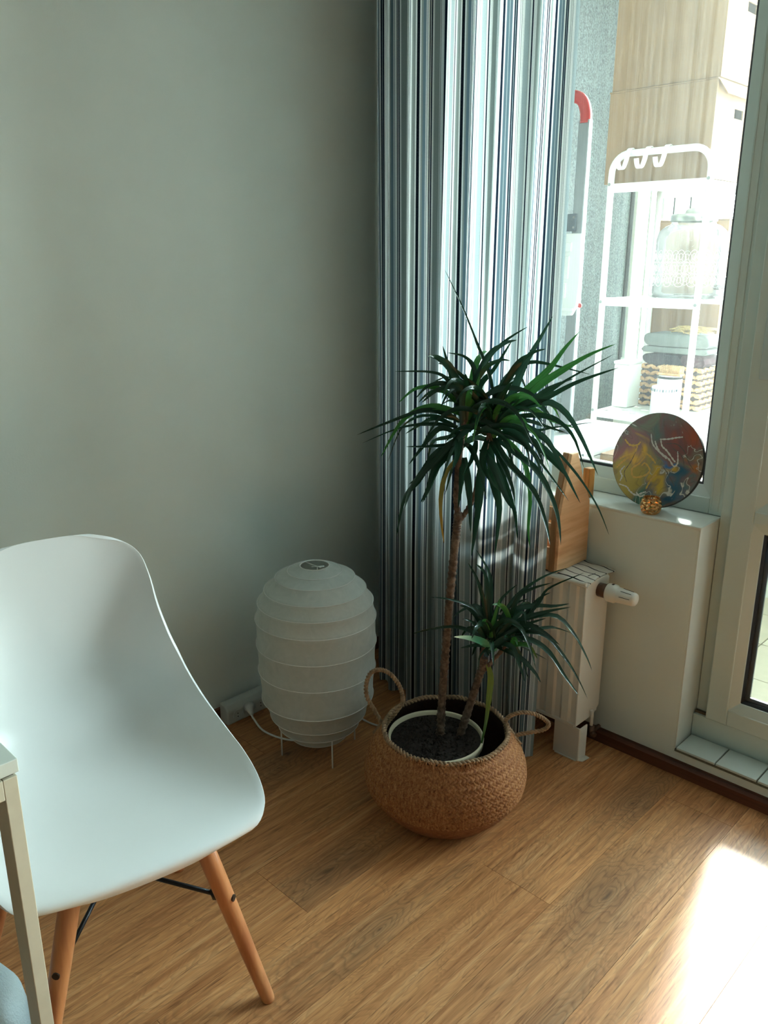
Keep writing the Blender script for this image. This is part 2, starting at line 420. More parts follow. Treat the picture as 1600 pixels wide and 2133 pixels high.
LEAVES = [
(11,0,[(0.8,-0.457,1.001),(0.78,-0.458,1.076),(0.751,-0.465,1.137),(0.716,-0.478,1.218),(0.676,-0.493,1.297)]),
(18,0,[(0.751,-0.505,0.978),(0.764,-0.483,1.059),(0.776,-0.461,1.109),(0.797,-0.43,1.148),(0.828,-0.388,1.18)]),
(19,0,[(0.769,-0.487,1.001),(0.764,-0.471,1.05),(0.777,-0.435,1.089),(0.792,-0.395,1.149)]),
(24,2,[(0.81,-0.448,0.978),(0.824,-0.428,1.037),(0.835,-0.41,1.092),(0.851,-0.387,1.142),(0.871,-0.361,1.202)]),
(20,1,[(0.807,-0.45,0.978),(0.836,-0.407,1.036),(0.867,-0.36,1.086),(0.882,-0.327,1.129),(0.898,-0.293,1.167)]),
(24,1,[(0.812,-0.445,0.982),(0.863,-0.396,1.049),(0.909,-0.352,1.093),(0.944,-0.318,1.122),(0.982,-0.281,1.145)]),
(13,0,[(0.825,-0.433,0.989),(0.859,-0.375,1.024),(0.894,-0.312,1.066),(0.951,-0.228,1.117)]),
(22,0,[(0.817,-0.44,0.986),(0.85,-0.424,1.014),(0.895,-0.397,1.034),(0.948,-0.365,1.069),(1.015,-0.319,1.101)]),
(13,0,[(0.838,-0.42,1.001),(0.861,-0.346,1.043),(0.878,-0.27,1.06)]),
(15,0,[(0.77,-0.487,0.978),(0.798,-0.448,1.036),(0.819,-0.413,1.087),(0.837,-0.382,1.103),(0.866,-0.339,1.095),(0.92,-0.271,1.073)]),
(18,2,[(0.817,-0.44,0.993),(0.851,-0.427,1.01),(0.899,-0.402,1.024),(0.938,-0.388,1.001),(0.971,-0.381,0.957),(0.998,-0.379,0.913),(1.021,-0.383,0.879)]),
(17,1,[(0.833,-0.425,1.001),(0.856,-0.394,1.0),(0.883,-0.359,0.976),(0.918,-0.315,0.957)]),
(13,1,[(0.844,-0.415,1.001),(0.856,-0.382,1.009),(0.871,-0.344,1.006),(0.875,-0.315,0.974)]),
(12,0,[(0.818,-0.44,0.978),(0.841,-0.396,0.975),(0.868,-0.347,0.957),(0.891,-0.299,0.938)]),
(9,0,[(0.813,-0.445,0.967),(0.855,-0.388,0.953),(0.885,-0.339,0.958),(0.939,-0.267,0.967)]),
(17,2,[(0.818,-0.44,0.97),(0.86,-0.435,0.972),(0.917,-0.421,0.941),(0.964,-0.42,0.878),(1.007,-0.424,0.823)]),
(16,0,[(0.818,-0.44,0.982),(0.87,-0.401,0.991),(0.908,-0.378,0.982),(0.942,-0.36,0.946),(0.967,-0.351,0.881)]),
(19,2,[(0.807,-0.45,0.963),(0.873,-0.42,0.938),(0.93,-0.403,0.899),(0.974,-0.4,0.846)]),
(18,0,[(0.805,-0.452,0.948),(0.867,-0.442,0.933),(0.926,-0.442,0.886),(0.989,-0.441,0.827)]),
(20,2,[(0.806,-0.452,0.933),(0.85,-0.442,0.907),(0.899,-0.432,0.876),(0.941,-0.432,0.823),(0.97,-0.445,0.778),(0.992,-0.466,0.735)]),
(20,0,[(0.797,-0.46,0.944),(0.84,-0.464,0.894),(0.906,-0.452,0.835),(0.949,-0.465,0.778),(0.981,-0.491,0.739)]),
(17,1,[(0.8,-0.457,0.955),(0.825,-0.447,0.935),(0.86,-0.429,0.892),(0.881,-0.427,0.817),(0.888,-0.437,0.743),(0.9,-0.444,0.699)]),
(26,0,[(0.792,-0.464,0.925),(0.807,-0.467,0.85),(0.828,-0.465,0.776),(0.832,-0.482,0.672)]),
(26,0,[(0.784,-0.472,0.917),(0.794,-0.496,0.834),(0.808,-0.521,0.764),(0.818,-0.551,0.687)]),
(24,2,[(0.779,-0.477,0.913),(0.823,-0.484,0.876),(0.868,-0.498,0.822),(0.907,-0.52,0.804)]),
(17,0,[(0.803,-0.454,0.917),(0.834,-0.466,0.855),(0.875,-0.474,0.787),(0.902,-0.498,0.737)]),
(19,0,[(0.792,-0.465,0.933),(0.83,-0.47,0.893),(0.868,-0.481,0.845),(0.895,-0.504,0.813)]),
(8,2,[(0.834,-0.424,0.97),(0.899,-0.392,0.93),(0.96,-0.367,0.867),(1.01,-0.356,0.802),(1.045,-0.359,0.745)]),
(15,0,[(0.845,-0.413,0.952),(0.901,-0.392,0.9),(0.949,-0.382,0.86)]),
(20,2,[(0.749,-0.507,0.955),(0.758,-0.524,1.022),(0.777,-0.535,1.06)]),
(22,1,[(0.752,-0.504,0.933),(0.769,-0.5,1.017),(0.789,-0.495,1.099)]),
(18,0,[(0.748,-0.507,0.978),(0.733,-0.514,1.029),(0.718,-0.519,1.084),(0.701,-0.525,1.139)]),
(15,0,[(0.745,-0.51,1.001),(0.733,-0.522,1.067),(0.715,-0.539,1.109)]),
(20,0,[(0.796,-0.461,0.978),(0.781,-0.492,1.04),(0.762,-0.529,1.078),(0.748,-0.563,1.108)]),
(14,0,[(0.766,-0.49,1.052),(0.754,-0.481,1.091),(0.728,-0.482,1.114),(0.69,-0.494,1.121)]),
(14,0,[(0.744,-0.512,1.001),(0.739,-0.516,1.027),(0.72,-0.535,1.071),(0.693,-0.56,1.085),(0.639,-0.612,1.086)]),
(18,0,[(0.743,-0.512,0.974),(0.73,-0.543,0.994),(0.702,-0.591,1.004),(0.655,-0.658,0.979),(0.623,-0.712,0.958)]),
(14,0,[(0.74,-0.515,0.963),(0.709,-0.553,0.97),(0.661,-0.61,0.965),(0.602,-0.677,0.931)]),
(8,0,[(0.737,-0.518,0.978),(0.705,-0.537,0.986),(0.666,-0.561,0.984),(0.635,-0.577,0.961),(0.614,-0.582,0.924),(0.595,-0.586,0.874)]),
(14,0,[(0.74,-0.515,0.963),(0.698,-0.54,0.98),(0.664,-0.553,0.964),(0.63,-0.566,0.94)]),
(16,0,[(0.741,-0.515,0.948),(0.719,-0.552,0.962),(0.701,-0.588,0.923),(0.69,-0.619,0.888)]),
(12,0,[(0.747,-0.509,0.925),(0.716,-0.577,0.925),(0.698,-0.639,0.932)]),
(20,0,[(0.741,-0.514,0.936),(0.718,-0.561,0.906),(0.702,-0.604,0.849),(0.695,-0.64,0.813),(0.698,-0.667,0.734)]),
(19,0,[(0.738,-0.517,0.925),(0.718,-0.578,0.886),(0.712,-0.632,0.845),(0.723,-0.671,0.802)]),
(17,0,[(0.739,-0.516,0.913),(0.716,-0.559,0.871),(0.715,-0.584,0.829),(0.716,-0.608,0.803)]),
(14,0,[(0.741,-0.514,0.906),(0.717,-0.537,0.89),(0.699,-0.555,0.828),(0.686,-0.568,0.788)]),
(16,0,[(0.752,-0.504,0.925),(0.785,-0.521,0.921),(0.824,-0.54,0.886),(0.863,-0.563,0.831)]),
(22,2,[(0.743,-0.512,0.955),(0.771,-0.55,0.916),(0.797,-0.599,0.892)]),
(20,0,[(0.753,-0.503,0.894),(0.786,-0.523,0.818),(0.816,-0.553,0.744)]),
(14,3,[(0.744,-0.511,0.898),(0.727,-0.536,0.857),(0.725,-0.549,0.8),(0.732,-0.553,0.743),(0.742,-0.555,0.701)]),
(16,0,[(0.75,-0.506,0.894),(0.757,-0.518,0.839),(0.763,-0.534,0.785)]),
(15,0,[(0.751,-0.504,0.955),(0.718,-0.516,0.937),(0.68,-0.529,0.922),(0.66,-0.523,0.87)]),
(19,0,[(0.752,-0.504,0.944),(0.739,-0.541,0.925),(0.716,-0.592,0.873),(0.704,-0.634,0.848)]),
(14,0,[(0.759,-0.496,0.955),(0.787,-0.485,0.988),(0.831,-0.46,1.008),(0.872,-0.438,1.007),(0.913,-0.418,0.976)]),
(16,0,[(0.765,-0.491,0.944),(0.804,-0.483,0.967),(0.861,-0.463,0.972),(0.909,-0.453,0.933),(0.936,-0.464,0.896)]),
(15,0,[(0.754,-0.501,0.933),(0.72,-0.518,0.915),(0.687,-0.531,0.868),(0.67,-0.527,0.825)]),
(15,0,[(0.765,-0.491,0.944),(0.808,-0.499,0.963),(0.859,-0.507,0.956),(0.898,-0.529,0.94)]),
(16,0,[(0.771,-0.486,0.933),(0.795,-0.527,0.905),(0.813,-0.584,0.877)]),
(16,0,[(0.797,-0.46,0.944),(0.833,-0.459,0.953),(0.879,-0.452,0.929),(0.904,-0.468,0.894)]),
(15,0,[(0.786,-0.47,0.944),(0.779,-0.51,0.968),(0.77,-0.557,0.966),(0.773,-0.594,0.946)]),
(18,0,[(0.789,-0.467,0.94),(0.804,-0.503,0.902),(0.838,-0.527,0.871),(0.883,-0.544,0.849)]),
(15,2,[(0.802,-0.455,0.963),(0.839,-0.449,0.96),(0.878,-0.446,0.935),(0.913,-0.449,0.9),(0.935,-0.466,0.862)]),
(14,0,[(0.781,-0.476,0.963),(0.785,-0.447,1.005),(0.809,-0.395,1.036),(0.83,-0.345,1.036)]),
(8,0,[(0.765,-0.491,0.963),(0.74,-0.498,0.998),(0.71,-0.509,1.026),(0.698,-0.5,1.014)]),
(13,0,[(0.805,-0.452,0.955),(0.83,-0.42,0.984),(0.869,-0.372,0.987),(0.898,-0.334,0.963)]),
(16,0,[(0.759,-0.496,0.952),(0.764,-0.48,0.999),(0.778,-0.452,1.038),(0.792,-0.423,1.056)]),
(16,0,[(0.802,-0.455,0.974),(0.808,-0.429,1.013),(0.812,-0.401,1.063),(0.819,-0.369,1.105)]),
(18,2,[(0.806,-0.451,0.431),(0.808,-0.437,0.498),(0.811,-0.42,0.54),(0.831,-0.385,0.576)]),
(15,0,[(0.808,-0.449,0.435),(0.836,-0.422,0.494),(0.852,-0.407,0.556),(0.877,-0.383,0.579),(0.907,-0.354,0.592)]),
(14,1,[(0.807,-0.45,0.443),(0.819,-0.458,0.5),(0.838,-0.462,0.565)]),
(13,0,[(0.804,-0.453,0.455),(0.78,-0.464,0.575),(0.751,-0.476,0.635)]),
(15,2,[(0.804,-0.453,0.462),(0.793,-0.451,0.556),(0.78,-0.449,0.609),(0.758,-0.456,0.628)]),
(16,2,[(0.805,-0.452,0.462),(0.794,-0.442,0.572),(0.778,-0.434,0.612),(0.745,-0.441,0.658)]),
(12,0,[(0.814,-0.443,0.462),(0.782,-0.487,0.529),(0.75,-0.532,0.556),(0.719,-0.577,0.568)]),
(15,2,[(0.804,-0.453,0.447),(0.787,-0.464,0.515),(0.771,-0.473,0.529),(0.747,-0.488,0.515),(0.728,-0.499,0.493)]),
(12,0,[(0.802,-0.455,0.439),(0.781,-0.482,0.465),(0.752,-0.516,0.483),(0.717,-0.557,0.481),(0.684,-0.597,0.47)]),
(26,4,[(0.817,-0.441,0.415),(0.809,-0.49,0.453),(0.807,-0.539,0.479),(0.806,-0.59,0.5)]),
(14,2,[(0.805,-0.453,0.427),(0.784,-0.473,0.431),(0.755,-0.5,0.423)]),
(17,2,[(0.814,-0.443,0.447),(0.838,-0.414,0.515),(0.873,-0.373,0.529),(0.904,-0.336,0.526),(0.928,-0.305,0.53)]),
(16,2,[(0.817,-0.441,0.447),(0.854,-0.404,0.494),(0.895,-0.366,0.517),(0.941,-0.32,0.53)]),
(10,0,[(0.85,-0.409,0.47),(0.883,-0.369,0.538),(0.895,-0.347,0.573),(0.949,-0.285,0.609)]),
(12,2,[(0.828,-0.43,0.517),(0.847,-0.399,0.56),(0.88,-0.352,0.598),(0.915,-0.304,0.618)]),
(15,2,[(0.824,-0.434,0.486),(0.849,-0.428,0.496),(0.876,-0.422,0.483),(0.902,-0.419,0.437),(0.921,-0.423,0.398)]),
(16,2,[(0.815,-0.443,0.435),(0.857,-0.435,0.439),(0.887,-0.444,0.409),(0.915,-0.457,0.374)]),
(17,0,[(0.818,-0.44,0.427),(0.866,-0.414,0.406),(0.903,-0.402,0.376),(0.925,-0.405,0.357)]),
(18,2,[(0.817,-0.441,0.447),(0.881,-0.403,0.455),(0.929,-0.384,0.43),(0.968,-0.375,0.382),(1.007,-0.368,0.34)]),
(14,0,[(0.842,-0.416,0.462),(0.9,-0.369,0.462),(0.943,-0.338,0.406),(0.973,-0.32,0.354),(0.998,-0.308,0.303)]),
(15,2,[(0.854,-0.404,0.494),(0.915,-0.352,0.511),(0.953,-0.322,0.467),(0.982,-0.301,0.406),(0.996,-0.295,0.373)]),
(17,0,[(0.824,-0.434,0.478),(0.874,-0.414,0.496),(0.921,-0.402,0.487),(0.964,-0.396,0.465)]),
(12,2,[(0.855,-0.403,0.462),(0.897,-0.351,0.472),(0.912,-0.322,0.465),(0.933,-0.286,0.446)]),
(12,0,[(0.804,-0.453,0.439),(0.782,-0.455,0.487),(0.764,-0.45,0.496)]),
(15,2,[(0.819,-0.438,0.455),(0.848,-0.432,0.493),(0.879,-0.425,0.531),(0.894,-0.435,0.509)]),
(12,0,[(0.814,-0.443,0.447),(0.812,-0.466,0.493),(0.807,-0.495,0.508),(0.811,-0.516,0.49)]),
(16,0,[(0.817,-0.44,0.439),(0.845,-0.426,0.467),(0.881,-0.406,0.495),(0.917,-0.386,0.515)]),
(15,0,[(0.81,-0.448,0.439),(0.816,-0.429,0.482),(0.827,-0.405,0.524),(0.851,-0.366,0.539)]),
(12,0,[(0.82,-0.438,0.439),(0.843,-0.399,0.477),(0.869,-0.355,0.537),(0.884,-0.32,0.551)]),
(14,0,[(0.815,-0.443,0.427),(0.841,-0.405,0.434),(0.856,-0.376,0.413),(0.891,-0.327,0.376)]),
(19,5,[(0.803,-0.454,0.383),(0.819,-0.46,0.35),(0.828,-0.476,0.299),(0.834,-0.495,0.236),(0.834,-0.522,0.153)]),
(9,0,[(0.81,-0.448,0.431),(0.811,-0.467,0.43),(0.809,-0.493,0.415),(0.818,-0.509,0.389)]),
]
STEMS = [
(0.02,0.0185,[(0.724,-0.531,0.179),(0.726,-0.529,0.306),(0.731,-0.524,0.448),(0.736,-0.519,0.585),(0.742,-0.513,0.704),(0.745,-0.51,0.756)]),
(0.015,0.012,[(0.746,-0.51,0.739),(0.741,-0.514,0.808),(0.744,-0.512,0.886),(0.75,-0.506,0.963),(0.754,-0.502,1.006)]),
(0.012,0.011,[(0.747,-0.508,0.745),(0.761,-0.495,0.774),(0.772,-0.484,0.814),(0.778,-0.478,0.864),(0.788,-0.468,0.93),(0.795,-0.462,0.974)]),
(0.021,0.017,[(0.753,-0.503,0.151),(0.767,-0.489,0.226),(0.782,-0.475,0.306),(0.793,-0.464,0.365),(0.798,-0.459,0.397)]),
(0.011,0.0095,[(0.793,-0.464,0.359),(0.791,-0.465,0.397),(0.797,-0.46,0.429),(0.803,-0.454,0.448)]),
(0.011,0.0085,[(0.795,-0.462,0.359),(0.813,-0.444,0.391),(0.831,-0.427,0.425),(0.842,-0.416,0.461)]),
]
HANDLE_A = [(0.616, -0.624, 0.189), (0.614, -0.626, 0.207), (0.601, -0.639, 0.248), (0.587, -0.652, 0.286), (0.586, -0.653, 0.323), (0.594, -0.645, 0.352), (0.61, -0.63, 0.361), (0.627, -0.613, 0.35), (0.642, -0.599, 0.323), (0.649, -0.592, 0.296), (0.649, -0.592, 0.269), (0.634, -0.607, 0.234), (0.622, -0.619, 0.21), (0.617, -0.623, 0.186)]
HANDLE_B = [(0.857, -0.433, 0.187), (0.855, -0.435, 0.208), (0.852, -0.438, 0.236), (0.862, -0.428, 0.253), (0.881, -0.409, 0.261), (0.903, -0.388, 0.256), (0.921, -0.371, 0.242), (0.929, -0.364, 0.227), (0.92, -0.372, 0.213), (0.896, -0.395, 0.205), (0.875, -0.416, 0.198), (0.859, -0.431, 0.18)]
# ================================================================== structure
def sbox(name, dims, m, label=None, cat=None, bevel=0, parent=None):
    o = obj(name, MB().box(*dims), m, parent, bevel)
    return struct(o, label, cat)

# floor: planks laid along y, each a board of its own
fl = obj('floor', MB().box(-.1, 3.7, -4.3, .0, -.06, -.012), M['subfloor']); struct(fl, 'warm oak laminate floor laid in long planks', 'floor')
PW = .1775
joints = {5:-.645, 6:-.12, 7:-1.20, 4:-.10, 3:-1.02, 2:-.30, 8:-.42, 1:-.9, 9:-1.5, 10:-.8}
for k in range(-1, 21):
    xa = .955+(k-5)*PW; xb = xa+PW
    xa, xb = max(xa, 0), min(xb, 3.6)
    if xb-xa < .01: continue
    j = joints.get(k, -random.random()*1.28)
    ys = [0.0]; y = j if j < -.02 else j-1.28
    while y > -4.2: ys.append(y); y -= 1.28
    ys.append(-4.2)
    for a, b in zip(ys[:-1], ys[1:]):
        mb = MB().box(xa+.0004, xb-.0004, b+.0004, a-.0004, -.012, 0)
        o = obj('plank', mb, M['floor'], fl); o['kind'] = 'structure'

sbox('wall_left', (-.12, 0, -4.2, .0, 0, 2.5), M['wall_l'], 'plain grey-white painted wall behind chair and lamp', 'wall')
# window wall, .40 thick, with the stepped opening of window and balcony door
WX0, WX1, DX1, WT = .36, 1.097, 2.05, 2.2
wb = MB()
wb.prism([(-.12,-.02),(3.72,-.02),(3.72,2.5),(3.45,2.5),(3.45,.687),(2.30,.687),(2.30,2.5),(DX1,2.5),(DX1,.063),(WX1,.063),(WX1,.687),(WX0,.687),(WX0,2.5),(-.12,2.5)], 1, 0, .40)
wb.box(WX0, DX1, 0, .40, WT, 2.5)
W3 = (2.30, 3.45)
wb.box(2.30, 3.45, 0, .40, WT, 2.5)  # opening of the added daylight window
o = obj('wall_back', wb, M['wall'], bevel=.004); struct(o, 'beige-grey window wall with stepped opening for window and door', 'wall')
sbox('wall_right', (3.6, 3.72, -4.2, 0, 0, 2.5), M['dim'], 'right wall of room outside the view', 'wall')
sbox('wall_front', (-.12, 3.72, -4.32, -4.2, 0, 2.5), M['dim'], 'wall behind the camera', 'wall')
sbox('ceiling', (-.12, 3.72, -4.32, .4, 2.5, 2.6), M['ceil'], 'unseen grey ceiling above the room, darkened to cut bounced light', 'ceiling')
fc = MB()  # unseen dark skin, added to cut light bounced onto the boxes
for a in ((.08,WX0,-.05,2.4),(WX0,WX1,-.05,.672),(WX0,DX1,WT,2.4),(WX1,DX1,-.05,.05),(DX1,2.30,-.05,2.4),(2.30,3.45,-.05,.68),(2.30,3.45,WT,2.4),(3.45,6.0,-.05,2.4)):
    fc.box(a[0], a[1], .4005, .408, a[2], a[3])
fc.box(3.73, 6.1, .30, .4005, -.05, 2.5)
struct(obj('facade_skin', fc, M['facade']), 'unseen dark skin added over the outer window wall to cut bounced light', 'wall')
# glossy painted sill and reveals
sbox('trim_1', (WX0, WX1+.0015, -.0015, .125, .680, .6885), M['reveal'], 'white painted window sill', 'sill', bevel=.003)
sbox('trim_2', (WX1-.001, WX1+.0025, .0, .092, .063, .6875), M['reveal'], 'white painted wall end beside the balcony door', 'reveal', bevel=.002)
bb = MB(); bb.prism([(0,0),(-.016,0),(-.016,.028),(-.010,.036),(0,.038)], 0, 0, 3.6)
o = obj('baseboard_back', bb, M['base']); struct(o, 'dark wooden baseboard under the window and door', 'baseboard')
bb = MB(); bb.prism([(0,0),(.014,0),(.014,.028),(.009,.036),(0,.038)], 1, -4.2, -.016)
o = obj('baseboard_left', bb, M['base']); struct(o, 'dark wooden baseboard along the left wall', 'baseboard')

# door step with tiles
tr = obj('trim_3', MB().box(WX1+.002, DX1, -.004, .093, .0625, .069), M['grout']); struct(tr, 'raised step in front of the balcony door, row of white glazed tiles', 'step')
x = 1.104
while x < DX1-.02:
    o = obj('tile', MB().box(x, min(x+.1025, DX1-.002), -.005, .086, .069, .0755), M['tile'], tr, bevel=.0012); o['kind'] = 'structure'
    x += .1062

# ------------------------------------------------------------------ window_1
wn = sroot('window_1', 'white plastic framed window beside the balcony door', 'window', (.73, .15, .687))
def frame_ring(x0, x1, z0, z1, wd, y0, y1):
    mb = MB()
    mb.box(x0, x0+wd, y0, y1, z0, z1); mb.box(x1-wd, x1, y0, y1, z0, z1)
    mb.box(x0+wd, x1-wd, y0, y1, z0, z0+wd); mb.box(x0+wd, x1-wd, y0, y1, z1-wd, z1); return mb
def bead_ring(x0, x1, z0, z1, w1, ya, yb, yc):
    # sloping glazing bead: outer edge stands at ya, inner edge at yb, back at yc
    O = [(x0,z0),(x1,z0),(x1,z1),(x0,z1)]; I = [(x0+w1,z0+w1),(x1-w1,z0+w1),(x1-w1,z1-w1),(x0+w1,z1-w1)]
    V = [(a,ya,b) for a,b in O]+[(a,yb,b) for a,b in I]+[(a,yc,b) for a,b in I]+[(a,yc,b) for a,b in O]
    F = []
    for i in range(4):
        j = (i+1)%4; F += [(i,j,4+j,4+i), (4+i,4+j,8+j,8+i), (8+i,8+j,12+j,12+i), (12+i,12+j,j,i)]
    return MB().add(V, F)
obj('outer_frame', frame_ring(WX0, 1.104, .6885, WT, .042, .125, .20), M['pvc'], wn, bevel=.002)
for rx in (1.066, 1.084): obj('groove_ridge', MB().box(rx, rx+.0025, .1235, .126, .70, WT-.02), M['pvc'], wn, bevel=.0008)
obj('glazing_bead', bead_ring(WX0+.041, 1.063, .7295, WT-.041, .030, .130, .143, .17), M['pvc'], wn, bevel=.0012)
obj('gasket', bead_ring(WX0+.0705, 1.0335, .759, WT-.0705, .0065, .1435, .148, .160), M['gasket'], wn)
obj('pane', MB().box(WX0+.0715, 1.0325, .152, .158, .760, WT-.0715), M['glass'], wn)
o = obj('joint_seal', MB().box(1.104, 1.108, .128, .19, .6885, WT), M['gasket'], wn)

w3 = sroot('fill_window', 'unseen white framed window added right of the balcony door for daylight', 'window', (2.87, .15, .687))  # out of view, added to bring more daylight into the room
obj('outer_frame', frame_ring(2.30, 3.45, .6885, WT, .062, .125, .20), M['pvc'], w3, bevel=.002)
obj('pane', MB().box(2.362, 3.388, .152, .158, .7505, WT-.062), M['glass'], w3)

# ------------------------------------------------------------------ door_1
dr = sroot('door_1', 'white plastic balcony door with upper and lower glass', 'door', (1.6, .13, .07))
fr = MB(); fr.box(1.099, 1.16, .112, .19, .135, WT); fr.box(DX1-.061, DX1, .112, .19, .135, WT); fr.box(1.16, DX1-.061, .112, .19, WT-.06, WT)
obj('door_frame', fr, M['pvc'], dr, bevel=.002)
obj('threshold_profile', MB().box(1.099, DX1, .092, .19, .063, .136), M['pvc'], dr, bevel=.002)
obj('corner_seal', MB().box(1.100, 1.134, .101, .118, .1365, .1425), M['dirt'], dr)
lx0, lx1, lz0, lz1 = 1.135, DX1-.036, .1385, WT-.035
lf = obj('door_leaf', (lambda m: (m.box(lx0, lx0+.056, .085, .15, lz0, lz1), m.box(lx1-.056, lx1, .085, .15, lz0, lz1), m.box(lx0+.056, lx1-.056, .085, .15, lz0, lz0+.046),
      m.box(lx0+.056, lx1-.056, .085, .15, lz1-.056, lz1), m.box(lx0+.056, lx1-.056, .085, .15, .699, .731))[0])(MB()), M['pvc'], dr, bevel=.003)
for a, b in ((lz0+.046, .699), (.731, lz1-.056)):
    X0, X1 = lx0+.056, lx1-.056
    obj('glazing_bead', bead_ring(X0-.001, X1+.001, a-.001, b+.001, .026, .087, .098, .14), M['pvc'], lf, bevel=.0012)
    obj('gasket', bead_ring(X0+.0245, X1-.0245, a+.0245, b-.0245, .006, .0985, .106, .122), M['gasket'], lf)
    obj('spacer', bead_ring(X0+.030, X1-.030, a+.030, b-.030, .012, .112, .112, .118), M['spacer'], lf)
    obj('pane', MB().box(X0+.026, X1-.026, .108, .111, a+.026, b-.026), M['door_glass'], lf)
pm = MB(); pm.box(1.160, 1.195, .080, .0848, 1.05, 1.21); obj('latch_plate', pm, M['leaf_hinge'], dr, bevel=.012, seg=4)

# ------------------------------------------------------------------ balcony shell, lengthened out of view to let in more daylight
bf = obj('floor', MB().box(-.1, 6.1, .40, 1.50, -.06, -.01), M['grout']); struct(bf, 'beige tiled balcony floor outside the door', 'floor')
for i in range(20):
    for j in range(4):
        x0 = .08+i*.3; y0 = .40+j*.275
        if x0+.296 > 6.1: continue
        o = obj('tile', MB().box(x0, x0+.296, y0, y0+.271, -.01, 0), M['balcony_tile'], bf); o['kind'] = 'structure'
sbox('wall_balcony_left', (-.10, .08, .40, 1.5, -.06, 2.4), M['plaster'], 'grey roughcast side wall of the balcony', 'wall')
sbox('wall_balcony_right', (6.0, 6.1, .40, 1.5, -.06, 2.4), M['plaster'], 'unseen far right side wall of the lengthened balcony', 'wall')
sbox('ceiling_balcony', (-.10, 6.1, .40, 1.5, 2.4, 2.5), M['ceil'], 'balcony slab above', 'ceiling')
sbox('wall_parapet', (.08, 6.0, 1.40, 1.5, -.06, .86), M['reveal'], 'white balcony parapet below the glazing', 'wall')
sbox('trim_4', (WX0-.002, WX0+.034, .20, .409, .701, WT), M['plaster_lit'], 'roughcast outer reveal of the window, sunlight put into its near-white colour', 'reveal')
sbox('trim_5', (WX0, WX1, .19, .43, .676, .7005), M['whitem'], 'white outer window ledge', 'ledge')
w2 = sroot('window_2', 'white framed sliding glazing closing off the balcony', 'window', (1.6, 1.44, .86))
xs = [.085, .152, .20, .262, .33, 1.02, 1.70, 2.38, 3.20, 4.10, 5.0, 5.95]
obj('rail', MB().box(.08, 6.0, 1.41, 1.49, .86, .91), M['pvc'], w2, bevel=.003)
obj('rail', MB().box(.08, 6.0, 1.41, 1.49, 2.35, 2.4), M['pvc'], w2, bevel=.003)
obj('end_gasket', MB().box(.0805, .0865, 1.395, 1.412, .86, 2.38), M['gasket'], w2)
for i, x in enumerate(xs):
    wd = (.018, .012, .022, .016, .05, .05, .05, .05, .05, .05, .05, .04)[i]
    obj('mullion', MB().box(x+.003, x+wd, 1.415, 1.485, .91, 2.35), M['pvc'], w2, bevel=.002)
    if i in (2, 3, 4): obj('gasket', MB().box(x-.005, x+.002, 1.420, 1.47, .91, 2.35), M['spacer'], w2)
for a, b in zip(xs[:-1], xs[1:]):
    obj('pane', MB().box(a+.02, b-.004, 1.448, 1.452, .905, 2.355), M['outer_glass'], w2)

# ================================================================== chair
ST = [(.2521,.415,.1246,-.02,0),(.2562,.432,.1783,-.012,0),(.2302,.44,.2055,-.004,.012),(.1743,.436,.2204,0,.03),(.1033,.43,.2269,0,.046),(.0224,.426,.2258,.004,.06),
(-.0586,.426,.2209,.01,.078),(-.1195,.436,.214,.024,.092),(-.1647,.47,.2037,.05,.09),(-.1892,.525,.1921,.07,.07),(-.2047,.59,.1826,.07,.04),(-.2202,.66,.1752,.056,.02),
(-.2357,.725,.1735,.04,.006),(-.2472,.775,.1646,.026,-.004),(-.2547,.805,.1369,.016,-.01),(-.2582,.818,.0847,.008,-.006)]
CX, CY, CR = .6572, -1.3763, -.2144
def cw(f, s, z):
    c, n = math.cos(CR), math.sin(CR)
    return Vector((CX+f*c-s*n, CY+f*n+s*c, z))
ch = thing('dining_chair', 'white moulded plastic shell chair on splayed beech legs beside the desk', 'chair', cw(0,0,0))
NS, NV = 72, 37; G = []
for i in range(NS):
    f, z, hw, ef, ez = crv(ST, i/(NS-1)*(len(ST)-1)); row = []
    for j in range(NV):
        v = -1+2*j/(NV-1); a = abs(v); k = .35*a*a+.65*a**4
        row.append(cw(f+ef*k, v*hw, z+ez*k))
    G.append(row)
sh = obj('seat_shell', MB().grid(G), M['plastic'], ch)
s_ = sh.modifiers.new('thickness', 'SOLIDIFY'); s_.thickness = .0065; s_.offset = 0
s_ = sh.modifiers.new('edge', 'BEVEL'); s_.width = .0028; s_.segments = 3; s_.limit_method = 'ANGLE'; s_.angle_limit = R(50)
for sx in (1, -1):
    for sy in (1, -1):
        if sx > 0: F0, T0 = (.19, .210*sy if sy > 0 else -.197, 0), (.165, .105*sy if sy > 0 else -.092, .412)
        else: F0, T0 = (-.235, .195*sy, 0), (-.13, .10*sy, .412)
        P = [cw(*[a+(b-a)*t for a, b in zip(F0, T0)]) for t in (0, .02, .35, .7, 1)]
        lg = obj('leg', MB().tube(P, [.0115, .0125, .0145, .0165, .0165], 18), M['beech'], ch)
        d = (cw(*T0)-cw(*F0)).normalized(); B = cw(*[a+(b-a)*.62 for a, b in zip(F0, T0)])
        out = (B-cw(0,0,B.z)).normalized(); Bo = B+out*.0162
        obj('bolt', MB().tube([Bo-out*.003, Bo+out*.0015], .0062, 10), M['steel'], lg)
        I = B-out*.016
        obj('brace', MB().tube([I, cw(0, 0, .262)], .0042, 8), M['black'], ch)
        obj('clamp', MB().tube([I-d*.008-out*.004, I+d*.008-out*.004], .0075, 8), M['black'], ch)
